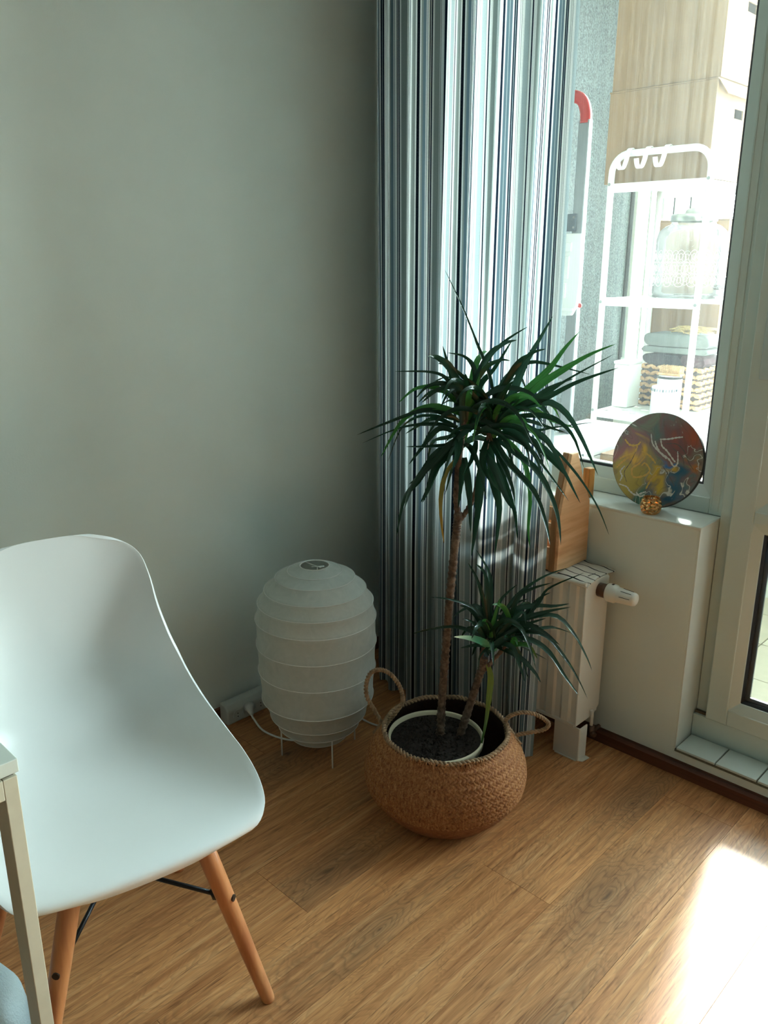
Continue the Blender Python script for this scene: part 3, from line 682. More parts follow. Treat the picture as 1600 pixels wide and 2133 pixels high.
mb = MB(); mb.tube([cw(0,0,.256), cw(0,0,.268)], .009, 10); mb.tube([cw(.155,.10,.405), cw(-.125,-.10,.405)], .006, 8); mb.tube([cw(.155,-.10,.405), cw(-.125,.10,.405)], .006, 8)
obj('under_frame', mb, M['black'], ch)

# ================================================================== desk
dk = thing('desk', 'white desk corner with a slim pale leg in front of the chair', 'desk', (.62, -2.2, 0))
obj('desktop', MB().box(.30, .956, -2.75, -1.6135, .7215, .74), M['desk'], dk, bevel=.001)
for (x0, x1, y0, y1) in ((.917,.9555,-1.634,-1.6165), (.305,.343,-1.634,-1.6165), (.917,.9555,-2.745,-2.727), (.305,.343,-2.745,-2.727)):
    obj('leg', MB().box(x0, x1, y0, y1, 0, .7175), M['deskleg'], dk, bevel=.001)
obj('rail', MB().box(.917, .9555, -2.727, -1.634, .690, .7175), M['deskleg'], dk, bevel=.001)
obj('rail', MB().box(.305, .343, -2.727, -1.634, .690, .7175), M['deskleg'], dk, bevel=.001)
obj('spacer', MB().box(.92, .95, -1.632, -1.619, .7175, .7215), M['black'], dk)

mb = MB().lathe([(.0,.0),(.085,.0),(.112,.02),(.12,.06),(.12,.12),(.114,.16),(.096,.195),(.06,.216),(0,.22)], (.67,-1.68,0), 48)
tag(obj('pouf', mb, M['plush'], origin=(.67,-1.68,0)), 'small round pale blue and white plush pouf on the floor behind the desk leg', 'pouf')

# ================================================================== paper lamp
LX, LY = .332, -.591
lp = thing('paper_lamp', 'white ribbed rice paper floor lamp, unlit, in the corner beside the curtain', 'lamp', (LX, LY, 0))
rings = [(.039,.550),(.072,.537),(.105,.520),(.135,.488),(.154,.453),(.162,.409),(.162,.337),(.159,.261),(.153,.176),(.132,.122),(.112,.086),(.080,.052)]
prof = []
for (r0, z0), (r1, z1) in zip(rings[:-1], rings[1:]):
    for k in range(6):
        t = k/6; bul = .0034*math.sin(math.pi*t)**.8
        prof.append((r0+(r1-r0)*t-bul*.9, z0+(z1-z0)*t-(0 if r1 <= r0 else bul*.2)))
prof.append(rings[-1])
shade = obj('paper_shade', MB().lathe(prof, (LX, LY, 0), 72), M['paper'], lp)
for r, z in rings:
    pts = [(LX+(r+.0003)*math.cos(a*math.pi/36), LY+(r+.0003)*math.sin(a*math.pi/36), z) for a in range(72)]
    obj('rib', MB().tube(pts, .0011, 5, closed=True), M['whitem'], shade)
def circ(r, z, n=40): return [(LX+r*math.cos(2*math.pi*a/n), LY+r*math.sin(2*math.pi*a/n), z) for a in range(n)]
mb = MB().tube(circ(.0385, .5495), .0016, 6, closed=True)
mb.tube([(LX-.038, LY, .549), (LX+.038, LY, .549)], .0012, 6); mb.tube([(LX+.01, LY, .549), (LX+.01, LY, .30), (LX+.02, LY, .06)], .0012, 6)
mb.tube([(LX+.002, LY-.012, .549), (LX+.022, LY+.014, .549)], .0014, 6)
obj('wire_frame', mb, M['whitem'], lp)
obj('bulb_holder', MB().lathe([(.0,.06),(.02,.06),(.02,.12),(.014,.125),(.0,.125)], (LX, LY, 0), 20), M['whitem'], lp)
obj('base_ring', MB().tube(circ(.10, .088), .0018, 6, closed=True), M['whitem'], lp)
for (fx, fy) in ((.432,-.632), (.286,-.688), (.373,-.492)):
    obj('leg', MB().tube([(fx, fy, 0), (fx, fy, .10)], .0022, 8), M['whitem'], lp)
pts = smooth_path([(LX,LY,.02),(.25,-.64,.012),(.17,-.66,.014),(.115,-.655,.030),(.10,-.650,.036)], 24)
obj('power_cord', MB().tube([(LX,LY,.06)]+pts, .003, 6), M['whitem'], lp)
mb = MB().tube([(.102,-.651,.036),(.078,-.640,.040),(.0665,-.634,.041)], [.005,.011,.017], 12); obj('plug', mb, M['whitem'], lp)

ps = thing('power_strip', 'white multi-socket power strip on the floor against the left wall', 'power strip', (.035, -.55, 0))
obj('body', MB().prism([(.016,.0),(.056,.0),(.058,.045),(.046,.062),(.016,.064)], 1, -.705, -.36), M['strip'], ps, bevel=.006, seg=3)
for k, yy in enumerate((-.670, -.632, -.585, -.535, -.485)):
    sk = obj('socket', MB().tube([(.0572,yy,.026),(.0590,yy,.026)], .016, 20), M['strip'], ps)
    for dz in (-.005, .005): obj('pin_hole', MB().tube([(.0590,yy,.026+dz),(.0596,yy,.026+dz)], .0018, 8), M['socket'], sk)
o = obj('strip_cable', MB().tube(smooth_path([(.045,-.36,.02),(.12,-.36,.004),(.28,-.40,.004),(.372,-.399,.004),(.45,-.35,.004),(.50,-.31,.02),(.46,-.27,.05)], 40), .003, 6), M['whitem'])
tag(o, 'thin white cable lying on the floor between lamp and curtain', 'cable')

# ================================================================== curtain
def curtain():
    nx, nz = 420, 60; zt = 2.46; rows = []; uv = []
    rnd = random.Random(5); ph = []; x = 0
    folds = [(.20,.058),(.27,.07),(.335,.06),(.40,.075),(.47,.06),(.54,.08),(.61,.065),(.67,.07),(.725,.05)]
    def prof(z):
        t = z/zt; hem = max(0, 1-z/.5)
        xl = .196; xr = .772+.010*t+.028*hem
        P = []
        for i in range(nx+1):
            s = i/nx; xx = xl+(xr-xl)*s
            a = s*2*math.pi
            yy = -.218+.020*math.sin(a*6.2+.9*math.sin(a*1.7)+.25*math.sin(z*2.1)) + .006*math.sin(a*13.1+1.3+.5*math.sin(z*1.3)) + .010*math.sin(a*2.3+.6)
            xx += .010*math.cos(a*6.2+.9*math.sin(a*1.7)) * (1-s)*s*4
            yy -= .045*hem*(s**6)+.0*t
            if s > .93: yy += .02*((s-.93)/.07)
            P.append((xx, yy))
        P = [(.014+(P[0][0]-.014)*k/40, -.022+(P[0][1]+.022)*k/40-.006*math.sin(math.pi*k/40)) for k in range(40)]+P
        return P
    base = prof(1.2); u = [0]
    for (a, b), (c, d) in zip(base[:-1], base[1:]): u.append(u[-1]+math.hypot(c-a, d-b))
    for j in range(nz+1):
        z = .012+(zt-.012)*j/nz; P = prof(z)
        rows.append([(a, b, z) for a, b in P]); uv += [(uu, z) for uu in u]
    return rows, uv
rows, uv = curtain()
ct = thing('curtain', 'floor-length white curtain with blue and navy vertical stripes in the corner', 'curtain', (.48, -.22, 0))
c_ = obj('cloth', MB().grid(rows), M['curtain'], ct, uvs=uv)
obj('rod', MB().tube([(.0, -.218, 2.45), (2.3, -.218, 2.45)], .012, 12), M['whitem'], ct)

# ================================================================== radiator
rd = thing('radiator', 'white panel radiator under the window partly behind the curtain', 'radiator', (.50, -.09, 0))
pr = [(.12,-.060)]
x = .12; pts = [(.205,-.030),(.205,-.1425)]
xs_ = .226
while xs_ < .85:
    pts += [(xs_,-.1425),(xs_+.007,-.1465),(xs_+.027,-.1465),(xs_+.034,-.1425)]; xs_ += .050
pts += [(.876,-.1425),(.876,-.030)]
obj('front_panel', MB().prism(pts, 2, .106, .516), M['radiator'], rd)
sp_ = MB().prism([(-.147,.104),(-.055,.104),(-.028,.125),(-.028,.510),(-.036,.519),(-.140,.519),(-.147,.512)], 0, .8765, .881)
obj('side_panel', sp_, M['radiator'], rd, bevel=.002)
mb = MB()
for i in range(21): mb.box(.215+i*.031, .220+i*.031, -.136, -.034, .512, .519)
mb.box(.205, .876, -.139, -.133, .510, .519); mb.box(.205, .876, -.037, -.031, .510, .519)
g_ = obj('top_grille', mb, M['radiator'], rd); g_['kind'] = 'stuff'
obj('bottom_rim', MB().box(.205, .876, -.1475, -.136, .100, .110), M['radiator'], rd, bevel=.002)
vb = MB().tube([(.8812,-.078,.487),(.9065,-.078,.487)], .019, 14); vb.tube([(.89,-.078,.487),(.89,-.04,.487)], .009, 10)
obj('valve_body', vb, M['brass'], rd)
MX = Matrix.Rotation(R(90), 4, 'Y')
vh = MB().lathe([(0,.0),(.0235,.0),(.0248,.004),(.0248,.021),(.0212,.025),(.0205,.032),(.0180,.073),(.0160,.079),(.009,.082),(0,.082)], (.9065,-.078,.487), 32, M=MX)
vh_ = obj('thermostat_knob', vh, M['valve'], rd)
for a in (55, 100, 145, 10):
    c, s = math.cos(R(a)), math.sin(R(a)); rr = .0203
    pa = Vector((.9105+.037, -.078-c*rr*.99, .487+s*rr*.99)); pb = Vector((.9105+.066, -.078-c*.0185, .487+s*.0185))
    obj('grip_slot', MB().tube([pa, pb], .0008, 6), M['slot'], vh_)
obj('lock_mark', MB().box(.917, .923, -.082, -.074, .5110, .5122), M['slot'], vh_)
mb = MB().tube([(.886,-.075,.128),(.888,-.075,.115),(.888,-.075,.070)], .005, 8)
obj('return_pipe', mb, M['radiator'], rd)
mb = MB().tube([(.888,-.075,.082),(.888,-.075,.05)], .0095, 10); mb.tube([(.888,-.075,.062),(.905,-.082,.060)], .007, 8); mb.tube([(.888,-.075,.06),(.888,-.03,.06)], .006, 8)
obj('return_valve', mb, M['brass'], rd)
ft = MB(); ft.prism([(.812,-.142),(.8905,-.142),(.893,-.140),(.893,-.104),(.889,-.104),(.889,-.137),(.812,-.137)], 2, 0.0, .099)
ft.prism([(.8935,-.140),(.903,-.136),(.908,-.106),(.8935,-.104)], 2, 0, .0025)
ft.prism([(.82,-.147),(.888,-.147),(.888,-.1425),(.82,-.1425)], 2, 0, .0025)
obj('floor_bracket', ft, M['radiator'], rd, bevel=.0008)

# cloth on the radiator
tg = []; nx, ny = 50, 26
for i in range(nx+1):
    x = .50+.385*i/nx; row = []
    for j in range(ny+1):
        y = -.158+.150*j/ny
        z = .5255+.0022*math.sin(x*43+y*9)+.0014*math.sin(x*90-y*60)
        xx = x+.006*math.sin(y*30+.4)*(i/nx)
        if j < 3: z -= (3-j)*.0022
        if i > nx-4: z -= .0020*(i-nx+4)**1.2*(.4+.6*(j > 12))*.4
        row.append((xx, y, z))
    tg.append(row)
tw = thing('cloth_runner', 'white cloth with thin black lines draped on top of the radiator', 'cloth', (.69, -.08, .519))
o = obj('cloth', MB().grid(tg), M['towel'], tw); s_ = o.modifiers.new('t', 'SOLIDIFY'); s_.thickness = .003; s_.offset = 0
obj('rolled_hem', MB().tube(smooth_path([(.60,-.158,.524),(.72,-.160,.522),(.80,-.159,.5225),(.887,-.157,.524)], 20), .0055, 12), M['towel'], tw)

# wooden caddy
cd_ = thing('wooden_caddy', 'pine carrying caddy with tall tapered end panel standing on the radiator cloth', 'caddy', (.66, -.08, .531))
poly = [(-.155,.531),(-.155,.690),(-.118,.845),(-.088,.845),(-.052,.765),(-.012,.700),(-.006,.531)]
for x0 in (.786, .530):
    e = obj('end_panel', MB().prism(poly, 0, x0, x0+.010), M['caddy'], cd_, bevel=.0012)
    pe = [(-.157,.531),(-.157,.690),(-.120,.846),(-.113,.846),(-.150,.690),(-.150,.531)]
    obj('edge_strip', MB().prism(pe, 0, x0-.016, x0), M['caddy2'], e, bevel=.001)
obj('front_board', MB().box(.540, .786, -.152, -.144, .531, .594), M['caddy'], cd_, bevel=.001)
obj('front_board', MB().box(.540, .770, -.150, -.143, .622, .660), M['caddy'], cd_, bevel=.001)
obj('front_board', MB().box(.540, .770, -.148, -.142, .668, .704), M['caddy'], cd_, bevel=.001)
obj('back_board', MB().box(.540, .786, -.016, -.008, .531, .66), M['caddy'], cd_, bevel=.001)
obj('bottom_board', MB().box(.540, .786, -.144, -.016, .531, .539), M['caddy'], cd_, bevel=.001)
obj('handle_bar', MB().tube([(.540,-.103,.825),(.786,-.103,.825)], .010, 12), M['caddy'], cd_)

mb = MB().prism([(.739,.040),(.760,.036),(.766,.058),(.745,.064)], 2, .6885, .772)
o = obj('wooden_block', mb, M['amber'], bevel=.002, origin=(.752,.05,.6885)); tag(o, 'amber wooden block with dark top standing on the sill behind the caddy', 'block')

# round painting leaning on the window frame
tilt = math.atan2(.150-.088, .255)
pc_ = thing('round_painting', 'round poured acrylic painting in rust, olive, yellow and blue leaning on the window', 'painting', (.921, .0975, .8115))
r_ = .1255
MR = Matrix.Rotation(R(90)-tilt, 4, 'X')
cen = Vector((.921, .1020, .6895+r_*math.cos(tilt)))
pc_.location = cen; pc_.rotation_euler = (-tilt, 0, 0)
def local_disc(prof, n=96):
    mb = MB(); m = Matrix.Rotation(R(90), 4, 'X')
    mb.lathe(prof, (0,0,0), n, smooth=False, M=m, cap0=True, cap1=True); return mb
def put(name, mb, m, parent, bevel=0):
    me = bpy.data.meshes.new(name); me.from_pydata([tuple(v) for v in mb.v], [], mb.f); me.polygons.foreach_set('use_smooth', mb.sm); me.materials.append(m); me.update()
    o = bpy.data.objects.new(name, me); COL.objects.link(o); o.parent = parent
    if bevel: b = o.modifiers.new('b', 'BEVEL'); b.width = bevel; b.segments = 2
    return o
put('board', local_disc([(r_-.001,-.006),(r_,-.005),(r_,.005),(r_-.001,.006)]), M['paint_edge'], pc_)
put('painted_face', local_disc([(r_-.0012,.0060),(r_-.0012,.0066)]), M['paint'], pc_)

# veins of poured paint lying slightly proud on the face
def vein(pts, wd, m, nm='paint_vein'):
    P = smooth_path([((a-850)*.000414, -.0066, -(b-1310)*.000414) for a, b in pts], 6*len(pts)); n_ = len(P); V = []
    P = [p for p in P if math.hypot(p.x, p.z) < r_-.003]; n_ = len(P)
    for i, p in enumerate(P):
        T = (P[min(i+1,n_-1)]-P[max(i-1,0)]).normalized(); S = Vector((T.z, 0, -T.x)); w_ = wd*.000207*(.35+.65*abs(math.sin(i*.9+len(pts)))*math.sin(math.pi*(i+.5)/n_)**.5)
        V += [p-S*w_, p+Vector((0,-.0004,0)), p+S*w_]
    F = [(i*3+q, i*3+q+1, i*3+4+q, i*3+3+q) for i in range(n_-1) for q in (0,1)]
    return put(nm, MB().add(V, F, True), m, pc_)
for v_ in ([(780,1150),(800,1205),(835,1240),(880,1265),(930,1290),(970,1328),(990,1310),(985,1270),(975,1232)], [(815,1190),(835,1225),(870,1262),(915,1290)], [(850,1172),(868,1215),(905,1240),(960,1290),(975,1300)],
           [(845,1175),(900,1166),(950,1150),(990,1140)], [(605,1500),(650,1505),(690,1513),(715,1535),(760,1552),(800,1530),(825,1518)], [(645,1380),(622,1420),(640,1450),(632,1482)], [(760,1535),(790,1555),(820,1540)]):
    vein(v_, 13, M['vein_white'])
for v_ in ([(610,1210),(650,1240),(700,1235),(720,1210)], [(705,1240),(690,1290),(640,1310),(600,1340)], [(770,1300),(740,1350),(700,1390),(720,1440),(790,1420),(820,1380),(780,1340),(760,1360)], [(660,1320),(620,1360),(590,1400)], [(820,1500),(840,1440),(870,1400)], [(740,1270),(800,1290),(850,1330)]):
    vein(v_, 16, M['vein_yellow'])
for v_ in ([(880,1200),(960,1190),(1020,1230),(1060,1290),(1100,1330)], [(700,1280),(680,1350),(650,1420),(680,1480)], [(900,1340),(960,1400),(1000,1450)], [(940,1220),(1010,1260),(1040,1330)]):
    vein(v_, 6, M['vein_dark'])

# gold tealight
tl = thing('tealight_holder', 'small faceted rose gold tealight holder on the sill before the painting', 'candle holder', (.9505, .028, .6885))
n, m_ = 20, 9; V = []; F = []
for i in range(m_+1):
    t = i/m_; z = .6885+.043*t
    rr = .0135+.0115*math.sin(math.pi*(.12+.76*t))**.8
    for k in range(n):
        bump_ = .0022 if (i+k) % 2 == 0 and 0 < i < m_ else -.0006
        a = 2*math.pi*(k)/n; V.append((.9505+(rr+bump_)*math.cos(a), .028+(rr+bump_)*math.sin(a), z))
for i in range(m_):
    for k in range(n):
        a, b, c, d = i*n+k, i*n+(k+1)%n, (i+1)*n+(k+1)%n, (i+1)*n+k
        if (i+k) % 2: F += [(a,b,d),(b,c,d)]
        else: F += [(a,b,c),(a,c,d)]
mb = MB().add(V, F, False); mb.lathe([(.0205,.7315),(.0190,.7315),(.0185,.700),(0,.700)], (.9505,.028,0), 24); mb.lathe([(0,.6886),(.0165,.6886)], (.9505,.028,0), 20)
obj('holder', mb, M['gold'], tl)
obj('candle', MB().lathe([(.0178,.702),(.0178,.722),(.0172,.7225),(0,.7225)], (.9505,.028,0), 24), M['wax'], tl)
obj('wick', MB().tube([(.9505,.028,.722),(.951,.027,.731)], .0008, 6), M['wick'], tl)

# ================================================================== basket
BX, BY = .755, -.548
bk = thing('seagrass_basket', 'round woven seagrass belly basket with two rope handles holding the potted plant', 'basket', (BX, BY, 0))
bprof = [(.0,.0),(.118,.0),(.130,.006),(.150,.026),(.168,.046),(.181,.066),(.190,.080),(.195,.100),(.1965,.120),(.193,.145),(.184,.170),(.170,.196),(.157,.214),(.150,.224)]
def rad(z):
    for (r0, z0), (r1, z1) in zip(bprof[1:-1], bprof[2:]):
        if z0 <= z <= z1: return r0+(r1-r0)*(z-z0)/(z1-z0)
    return bprof[-1][0]
inner = [(r-.004, z) for r, z in bprof[::-1][:-1]]
body = obj('body', MB().lathe(bprof+inner[0:], (BX, BY, 0), 72), M['seagrass_dark'], bk)
rnd = random.Random(3); wv = MB()
def lozenge(mb, th, z, ln, wd, ang, lift):
    # short raised strand following the belly
    e = []; ca, sa = math.cos(ang), math.sin(ang)
    for (s, t, h) in ((-.5,-.5,0),(-.5,.5,0),(.5,.5,0),(.5,-.5,0),(-.32,0,1),(.32,0,1)):
        du = s*ln*ca-t*wd*sa; dz = s*ln*sa+t*wd*ca
        zz = min(max(z+dz, .002), .224); r = rad(zz)+.0004+h*lift
        a = th+du/max(r, .05)
        e.append((BX+r*math.cos(a), BY+r*math.sin(a), zz))
    mb.add(e, [(0,4,1),(1,4,5,2),(2,5,3),(3,5,4,0)], True)
z = .078; row = 0
while z < .219:
    r = rad(z); nn = 104; hgt = .0088
    for k in range(nn):
        th = 2*math.pi*(k+.5*(row % 2))/nn+rnd.uniform(-.004,.004)
        lozenge(wv, th, z, .0165, .0080, R(36)*(1 if row % 2 else -1)+rnd.uniform(-.08,.08), .0042)
    z += hgt*.86; row += 1
o = obj('weave', wv, M['seagrass'], bk); o['kind'] = 'stuff'
wv = MB(); z = .008; row = 0
while z < .074:
    nn = 100
    for k in range(nn):
        th = 2*math.pi*(k+.5*(row % 2))/nn+rnd.uniform(-.01,.01)
        lozenge(wv, th, z, .0150, .0056, R(14)*(1 if row % 2 else -1)+rnd.uniform(-.12,.12), .0024)
    z += .0050; row += 1
o = obj('base_weave', wv, M['seagrass_low'], bk); o['kind'] = 'stuff'
def rope(mb, path, r, turns, closed=False, strands=2, n=6):
    P = [Vector(p) for p in path]; m = len(P)
    for s in range(strands):
        Q = []
        Nn = None
        for i in range(m):
            a = P[(i-1) % m] if closed else P[max(i-1,0)]; b = P[(i+1) % m] if closed else P[min(i+1,m-1)]
            T = (b-a).normalized()
            if Nn is None: Nn = (Vector((0,0,1))-T*T.z); Nn = Nn.normalized() if Nn.length > .2 else Vector((1,0,0))
            Nn = (Nn-T*Nn.dot(T)).normalized(); Bn = T.cross(Nn)
            an = 2*math.pi*(turns*i/(m if closed else m-1)+s/strands)
            Q.append(P[i]+(Nn*math.cos(an)+Bn*math.sin(an))*r*.62)
        mb.tube(Q, r*.60, n, closed=closed)
    return mb
rim = [(BX+.151*math.cos(2*math.pi*k/300), BY+.151*math.sin(2*math.pi*k/300), .225+.0015*math.sin(k*.21)) for k in range(300)]
obj('braided_rim', rope(MB(), rim, .0055, 46, True), M['rope'], bk)
obj('handle', rope(MB(), smooth_path(HANDLE_A, 150), .0052, 26), M['rope'], bk)
obj('handle', rope(MB(), smooth_path(HANDLE_B, 130), .0050, 22), M['rope'], bk)
rnd = random.Random(8)
for sgn, (hx, hy) in ((1, (.617,-.624)), (1, (.857,-.433))):
    mb = MB()
    a0 = math.atan2(hy-BY, hx-BX)
    for k in range(9):
        a = a0+rnd.uniform(-.12,.12); z0 = .222; z1 = .185+rnd.uniform(-.012,.01)
        pts = [(BX+(rad(zz)+.003)*math.cos(a+(zz-z0)*rnd.uniform(-1,1)*2), BY+(rad(zz)+.003)*math.sin(a), zz) for zz in (z0, (z0+z1)/2, z1)]
        mb.tube(pts, .0024, 5)
    o = obj('handle_binding', mb, M['rope'], bk)
mb = MB()
for k in range(46):   # frayed ends on the front of the rim
    a = math.atan2(-.7,.45)+rnd.uniform(-.55,.75); ln = rnd.uniform(.008,.02)
    r = .155; p = Vector((BX+r*math.cos(a), BY+r*math.sin(a), .226))
    q = p+Vector((rnd.uniform(-.5,.8)*ln, -.5*ln, rnd.uniform(-1,.1)*ln))
    mb.tube([p, (p+q)/2+Vector((0,0,.002)), q], [.0022,.0018,.0006], 5)
o = obj('frayed_ends', mb, M['seagrass'], bk); o['kind'] = 'stuff'

# ================================================================== potted dracaena
PX, PY = .730, -.556
dp = thing('dracaena_plant', 'tall dracaena with two stems and long narrow green leaves in a cream pot', 'plant', (PX, PY, .0045))
obj('pot', MB().lathe([(.0,.006),(.088,.006),(.092,.012),(.112,.178),(.117,.181),(.1185,.196),(.117,.199),(.114,.199),(.112,.195),(.109,.17)], (PX, PY, 0), 64), M['pot'], dp)
sg = []; rnd = random.Random(2)
for i in range(15):
    row = []
    for k in range(49):
        a = 2*math.pi*k/48; r = .1118*i/14
        row.append((PX+r*math.cos(a), PY+r*math.sin(a), .188+(rnd.uniform(-.0035,.0035) if k < 48 and i < 14 else 0)))
    row[48] = row[0]; sg.append(row)
obj('soil', MB().grid(sg), M['soil'], dp)
mb = MB()
for k in range(420):
    a = rnd.uniform(0, 6.283); r = .104*math.sqrt(rnd.random()); s = rnd.uniform(.0012,.0036)
    p = (PX+r*math.cos(a), PY+r*math.sin(a), .189+s*.3)
    mb.lathe([(0,-s),(s,-s*.2),(s*.6,s*.7),(0,s)], p, 5, smooth=False)
o = obj('soil_crumbs', mb, M['soil'], dp); o['kind'] = 'stuff'
for idx, (r0, r1, pts) in enumerate(STEMS):
    P = smooth_path(pts, max(14, int(26*len(pts)/2))); m = len(P); rr = []
    L = sum((P[i+1]-P[i]).length for i in range(m-1))
    N = max(24, int(L/.0032)); P = smooth_path(pts, N)
    for i in range(N):
        t = i/(N-1); r = (r0+(r1-r0)*t)*.5
        ringp = (i % 4 == 0)
        rr.append(r*(1.13 if ringp else .98)*(1+.05*math.sin(i*1.7)+.04*math.sin(i*.37)))
    if idx in (0, 3):
        for i in range(5): rr[i] *= 1.5-.1*i
        P[0] = P[0]-Vector((0,0,.02))
    tk = obj('trunk' if idx in (0, 3) else 'branch', MB().tube(P, rr, 14), M['bark'], dp)
kn = Vector(STEMS[0][2][-1]); obj('knuckle', MB().lathe([(0,-.013),(.009,-.009),(.0115,0),(.009,.009),(0,.013)], kn, 14), M['bark'], dp)

rnd = random.Random(21)
LM = [M['leaf%d' % i] for i in range(6)]
def leaf(P, wmm, ci, parent=None):
    P = smooth_path(P, 15); m = len(P); W = wmm*.00070; V = []; uv = []
    tw = rnd.uniform(-.7,.7); view = (CAM-P[m//2]).normalized()
    for i in range(m):
        t = i/(m-1); T = (P[min(i+1,m-1)]-P[max(i-1,0)]).normalized()
        up = Vector((0,0,1))
        S1 = T.cross(up); S1 = S1.normalized() if S1.length > .15 else Vector((1,0,0))
        S2 = T.cross(view).normalized()
        if S1.dot(S2) < 0: S1 = -S1
        S = (S1*.5+S2*.9).normalized(); Nn = S.cross(T)
        a = tw*t; S = S*math.cos(a)+Nn*math.sin(a); Nn = S.cross(T)
        if Nn.z < 0: Nn = -Nn
        wd = W*min(1, .55+1.6*t)*(1-t**2.6)**.9*.5+.0002
        wd *= 1.18 if t < .55 else 1
        V += [P[i]-S*wd+Nn*wd*.35, P[i]-Nn*wd*.05, P[i]+S*wd+Nn*wd*.35]; uv += [(0,t),(.5,t),(1,t)]
    F = []
    for i in range(m-1):
        b = i*3; F += [(b,b+1,b+4,b+3),(b+1,b+2,b+5,b+4)]
    mb = MB().add(V, F, True)
    return obj('leaf', mb, LM[ci], dp, uvs=uv)
for wmm, ci, pts in LEAVES:
    o = leaf([Vector(p) for p in pts], wmm, ci)
    if ci == 3: o['label'] = 'withered yellow-brown leaf'
    if ci == 5: o['label'] = 'drooping leaf with yellow edges'
    if ci == 4: o['label'] = 'broad pale green cut leaf with brown tip'
# short inner leaves that fill both crowns
CR_ = [(Vector(STEMS[1][2][-1]), 22, .13), (Vector(STEMS[2][2][-1]), 24, .14), (Vector(STEMS[4][2][-1]), 12, .09), (Vector(STEMS[5][2][-1]), 10, .08)]
for c, cnt, ln in CR_:
    for k in range(cnt):
        a = k*2.399+rnd.uniform(-.3,.3); e = rnd.uniform(-.5,1.25); l = ln*rnd.uniform(.7,1.35)
        d = Vector((math.cos(a)*math.cos(e), math.sin(a)*math.cos(e), math.sin(e)))
        st = c+Vector((0,0,rnd.uniform(-.05,.03)))
        p1 = st+d*l*.45+Vector((0,0,l*.18)); p2 = st+d*l*.85+Vector((0,0,.05*l)); p3 = st+d*l*1.15-Vector((0,0,l*.30*(1.3-math.sin(e))))
        leaf([st, p1, p2, p3], rnd.uniform(14,20), rnd.choice((0,0,0,2,1)))
# ================================================================== things on the balcony
rk = thing('shelf_rack', 'white metal tube rack with three shelves standing on the balcony', 'rack', (.66, .64, 0))
RX0, RX1, RY0, RY1 = .5075, .8145, .480, .800
for y in (RY0, RY1):
    if y == RY1:
        for x in (RX0, RX1): obj('rear_leg', MB().tube([(x, y, 0), (x, y, 1.535)], .0098, 14), M['rackm'], rk)
        continue
    P = [(RX0, y, 0), (RX0, y, 1.0), (RX0, y, 1.555)]
    for k in range(1, 9):
        a = math.pi-math.pi/2*k/8; P.append((RX0+.055+.055*math.cos(a), y, 1.565+.055*math.sin(a)))
    for k in range(0, 9):
        a = math.pi/2-math.pi/2*k/8; P.append((RX1-.055+.055*math.cos(a), y, 1.565+.055*math.sin(a)))
    P += [(RX1, y, 1.0), (RX1, y, 0)]
    fr_ = obj('tube_frame', MB().tube(P, .0098, 14), M['rackm'], rk)
    if y == RY0:
        for x in (RX0, RX1):
            for z in (1.536, 1.192, .850): obj('screw', MB().tube([(x, y-.0098, z), (x, y-.0112, z)], .0048, 12), M['screw'], fr_)
for z in (1.512, 1.180):
    mb = MB().box(RX0+.010, RX1-.010, RY0-.004, RY1+.006, z+.020, z+.024); mb.box(RX0+.010, RX1-.010, RY0-.006, RY0-.002, z, z+.026); mb.box(RX0+.010, RX1-.010, RY1+.002, RY1+.006, z, z+.026)
    obj('shelf', mb, M['rackm'], rk, bevel=.001)
# perforated lower shelf: real holes
nx, ny = 24, 24; x0, x1, y0, y1, zz = RX0+.010, RX1-.010, RY0-.01, RY1+.005, .851
V = [(x0+(x1-x0)*i/nx, y0+(y1-y0)*j/ny, zz) for j in range(ny+1) for i in range(nx+1)]
F = []
for j in range(ny):
    for i in range(nx):
        if i % 4 in (1,2) and j % 3 == 1 and 0 < i < nx-1 and (i//4+j//3) % 2 == 0: continue
        F.append((j*(nx+1)+i, j*(nx+1)+i+1, (j+1)*(nx+1)+i+1, (j+1)*(nx+1)+i))
mb = MB().add(V, F); sh_ = obj('perforated_shelf', mb, M['rackm'], rk); s_ = sh_.modifiers.new('t', 'SOLIDIFY'); s_.thickness = .0015
mb = MB().box(x0, x1, y0-.001, y0+.002, zz-.022, zz); mb.box(x0, x1, y1-.002, y1+.001, zz-.022, zz); obj('shelf_lip', mb, M['rackm'], rk)

hk = 'white hooks on the rack arch'
for i, x in enumerate((.563, .622, .680)):
    P = [(x+.004, RY0+.006, 1.6305), (x+.003, RY0-.004, 1.6325), (x+.001, RY0-.014, 1.622), (x-.002, RY0-.016, 1.600), (x-.008, RY0-.020, 1.578), (x-.013, RY0-.030, 1.575), (x-.016, RY0-.036, 1.588), (x-.017, RY0-.038, 1.600)]
    P = smooth_path(P, 22); mb = MB()
    V = []
    for k, p in enumerate(P):
        T = (P[min(k+1,21)]-P[max(k-1,0)]).normalized(); S = Vector((1,0,0)); N_ = T.cross(S).normalized()
        for a, b in ((-1,-1),(1,-1),(1,1),(-1,1)): V.append(p+S*a*.0075+N_*b*.0012)
    F = [(k*4+q, k*4+(q+1)%4, k*4+4+(q+1)%4, k*4+4+q) for k in range(21) for q in range(4)]+[(3,2,1,0),(84,85,86,87)]
    o = obj('hook', mb.add(V, F), M['rackm'], origin=(x, RY0-.015, 1.63), bevel=.0006)
    tag(o, ('left', 'middle', 'right')[i]+'most white hook hanging on the curved top bar of the rack' if i != 1 else 'middle white hook hanging on the curved top bar of the rack', 'hook', hk)

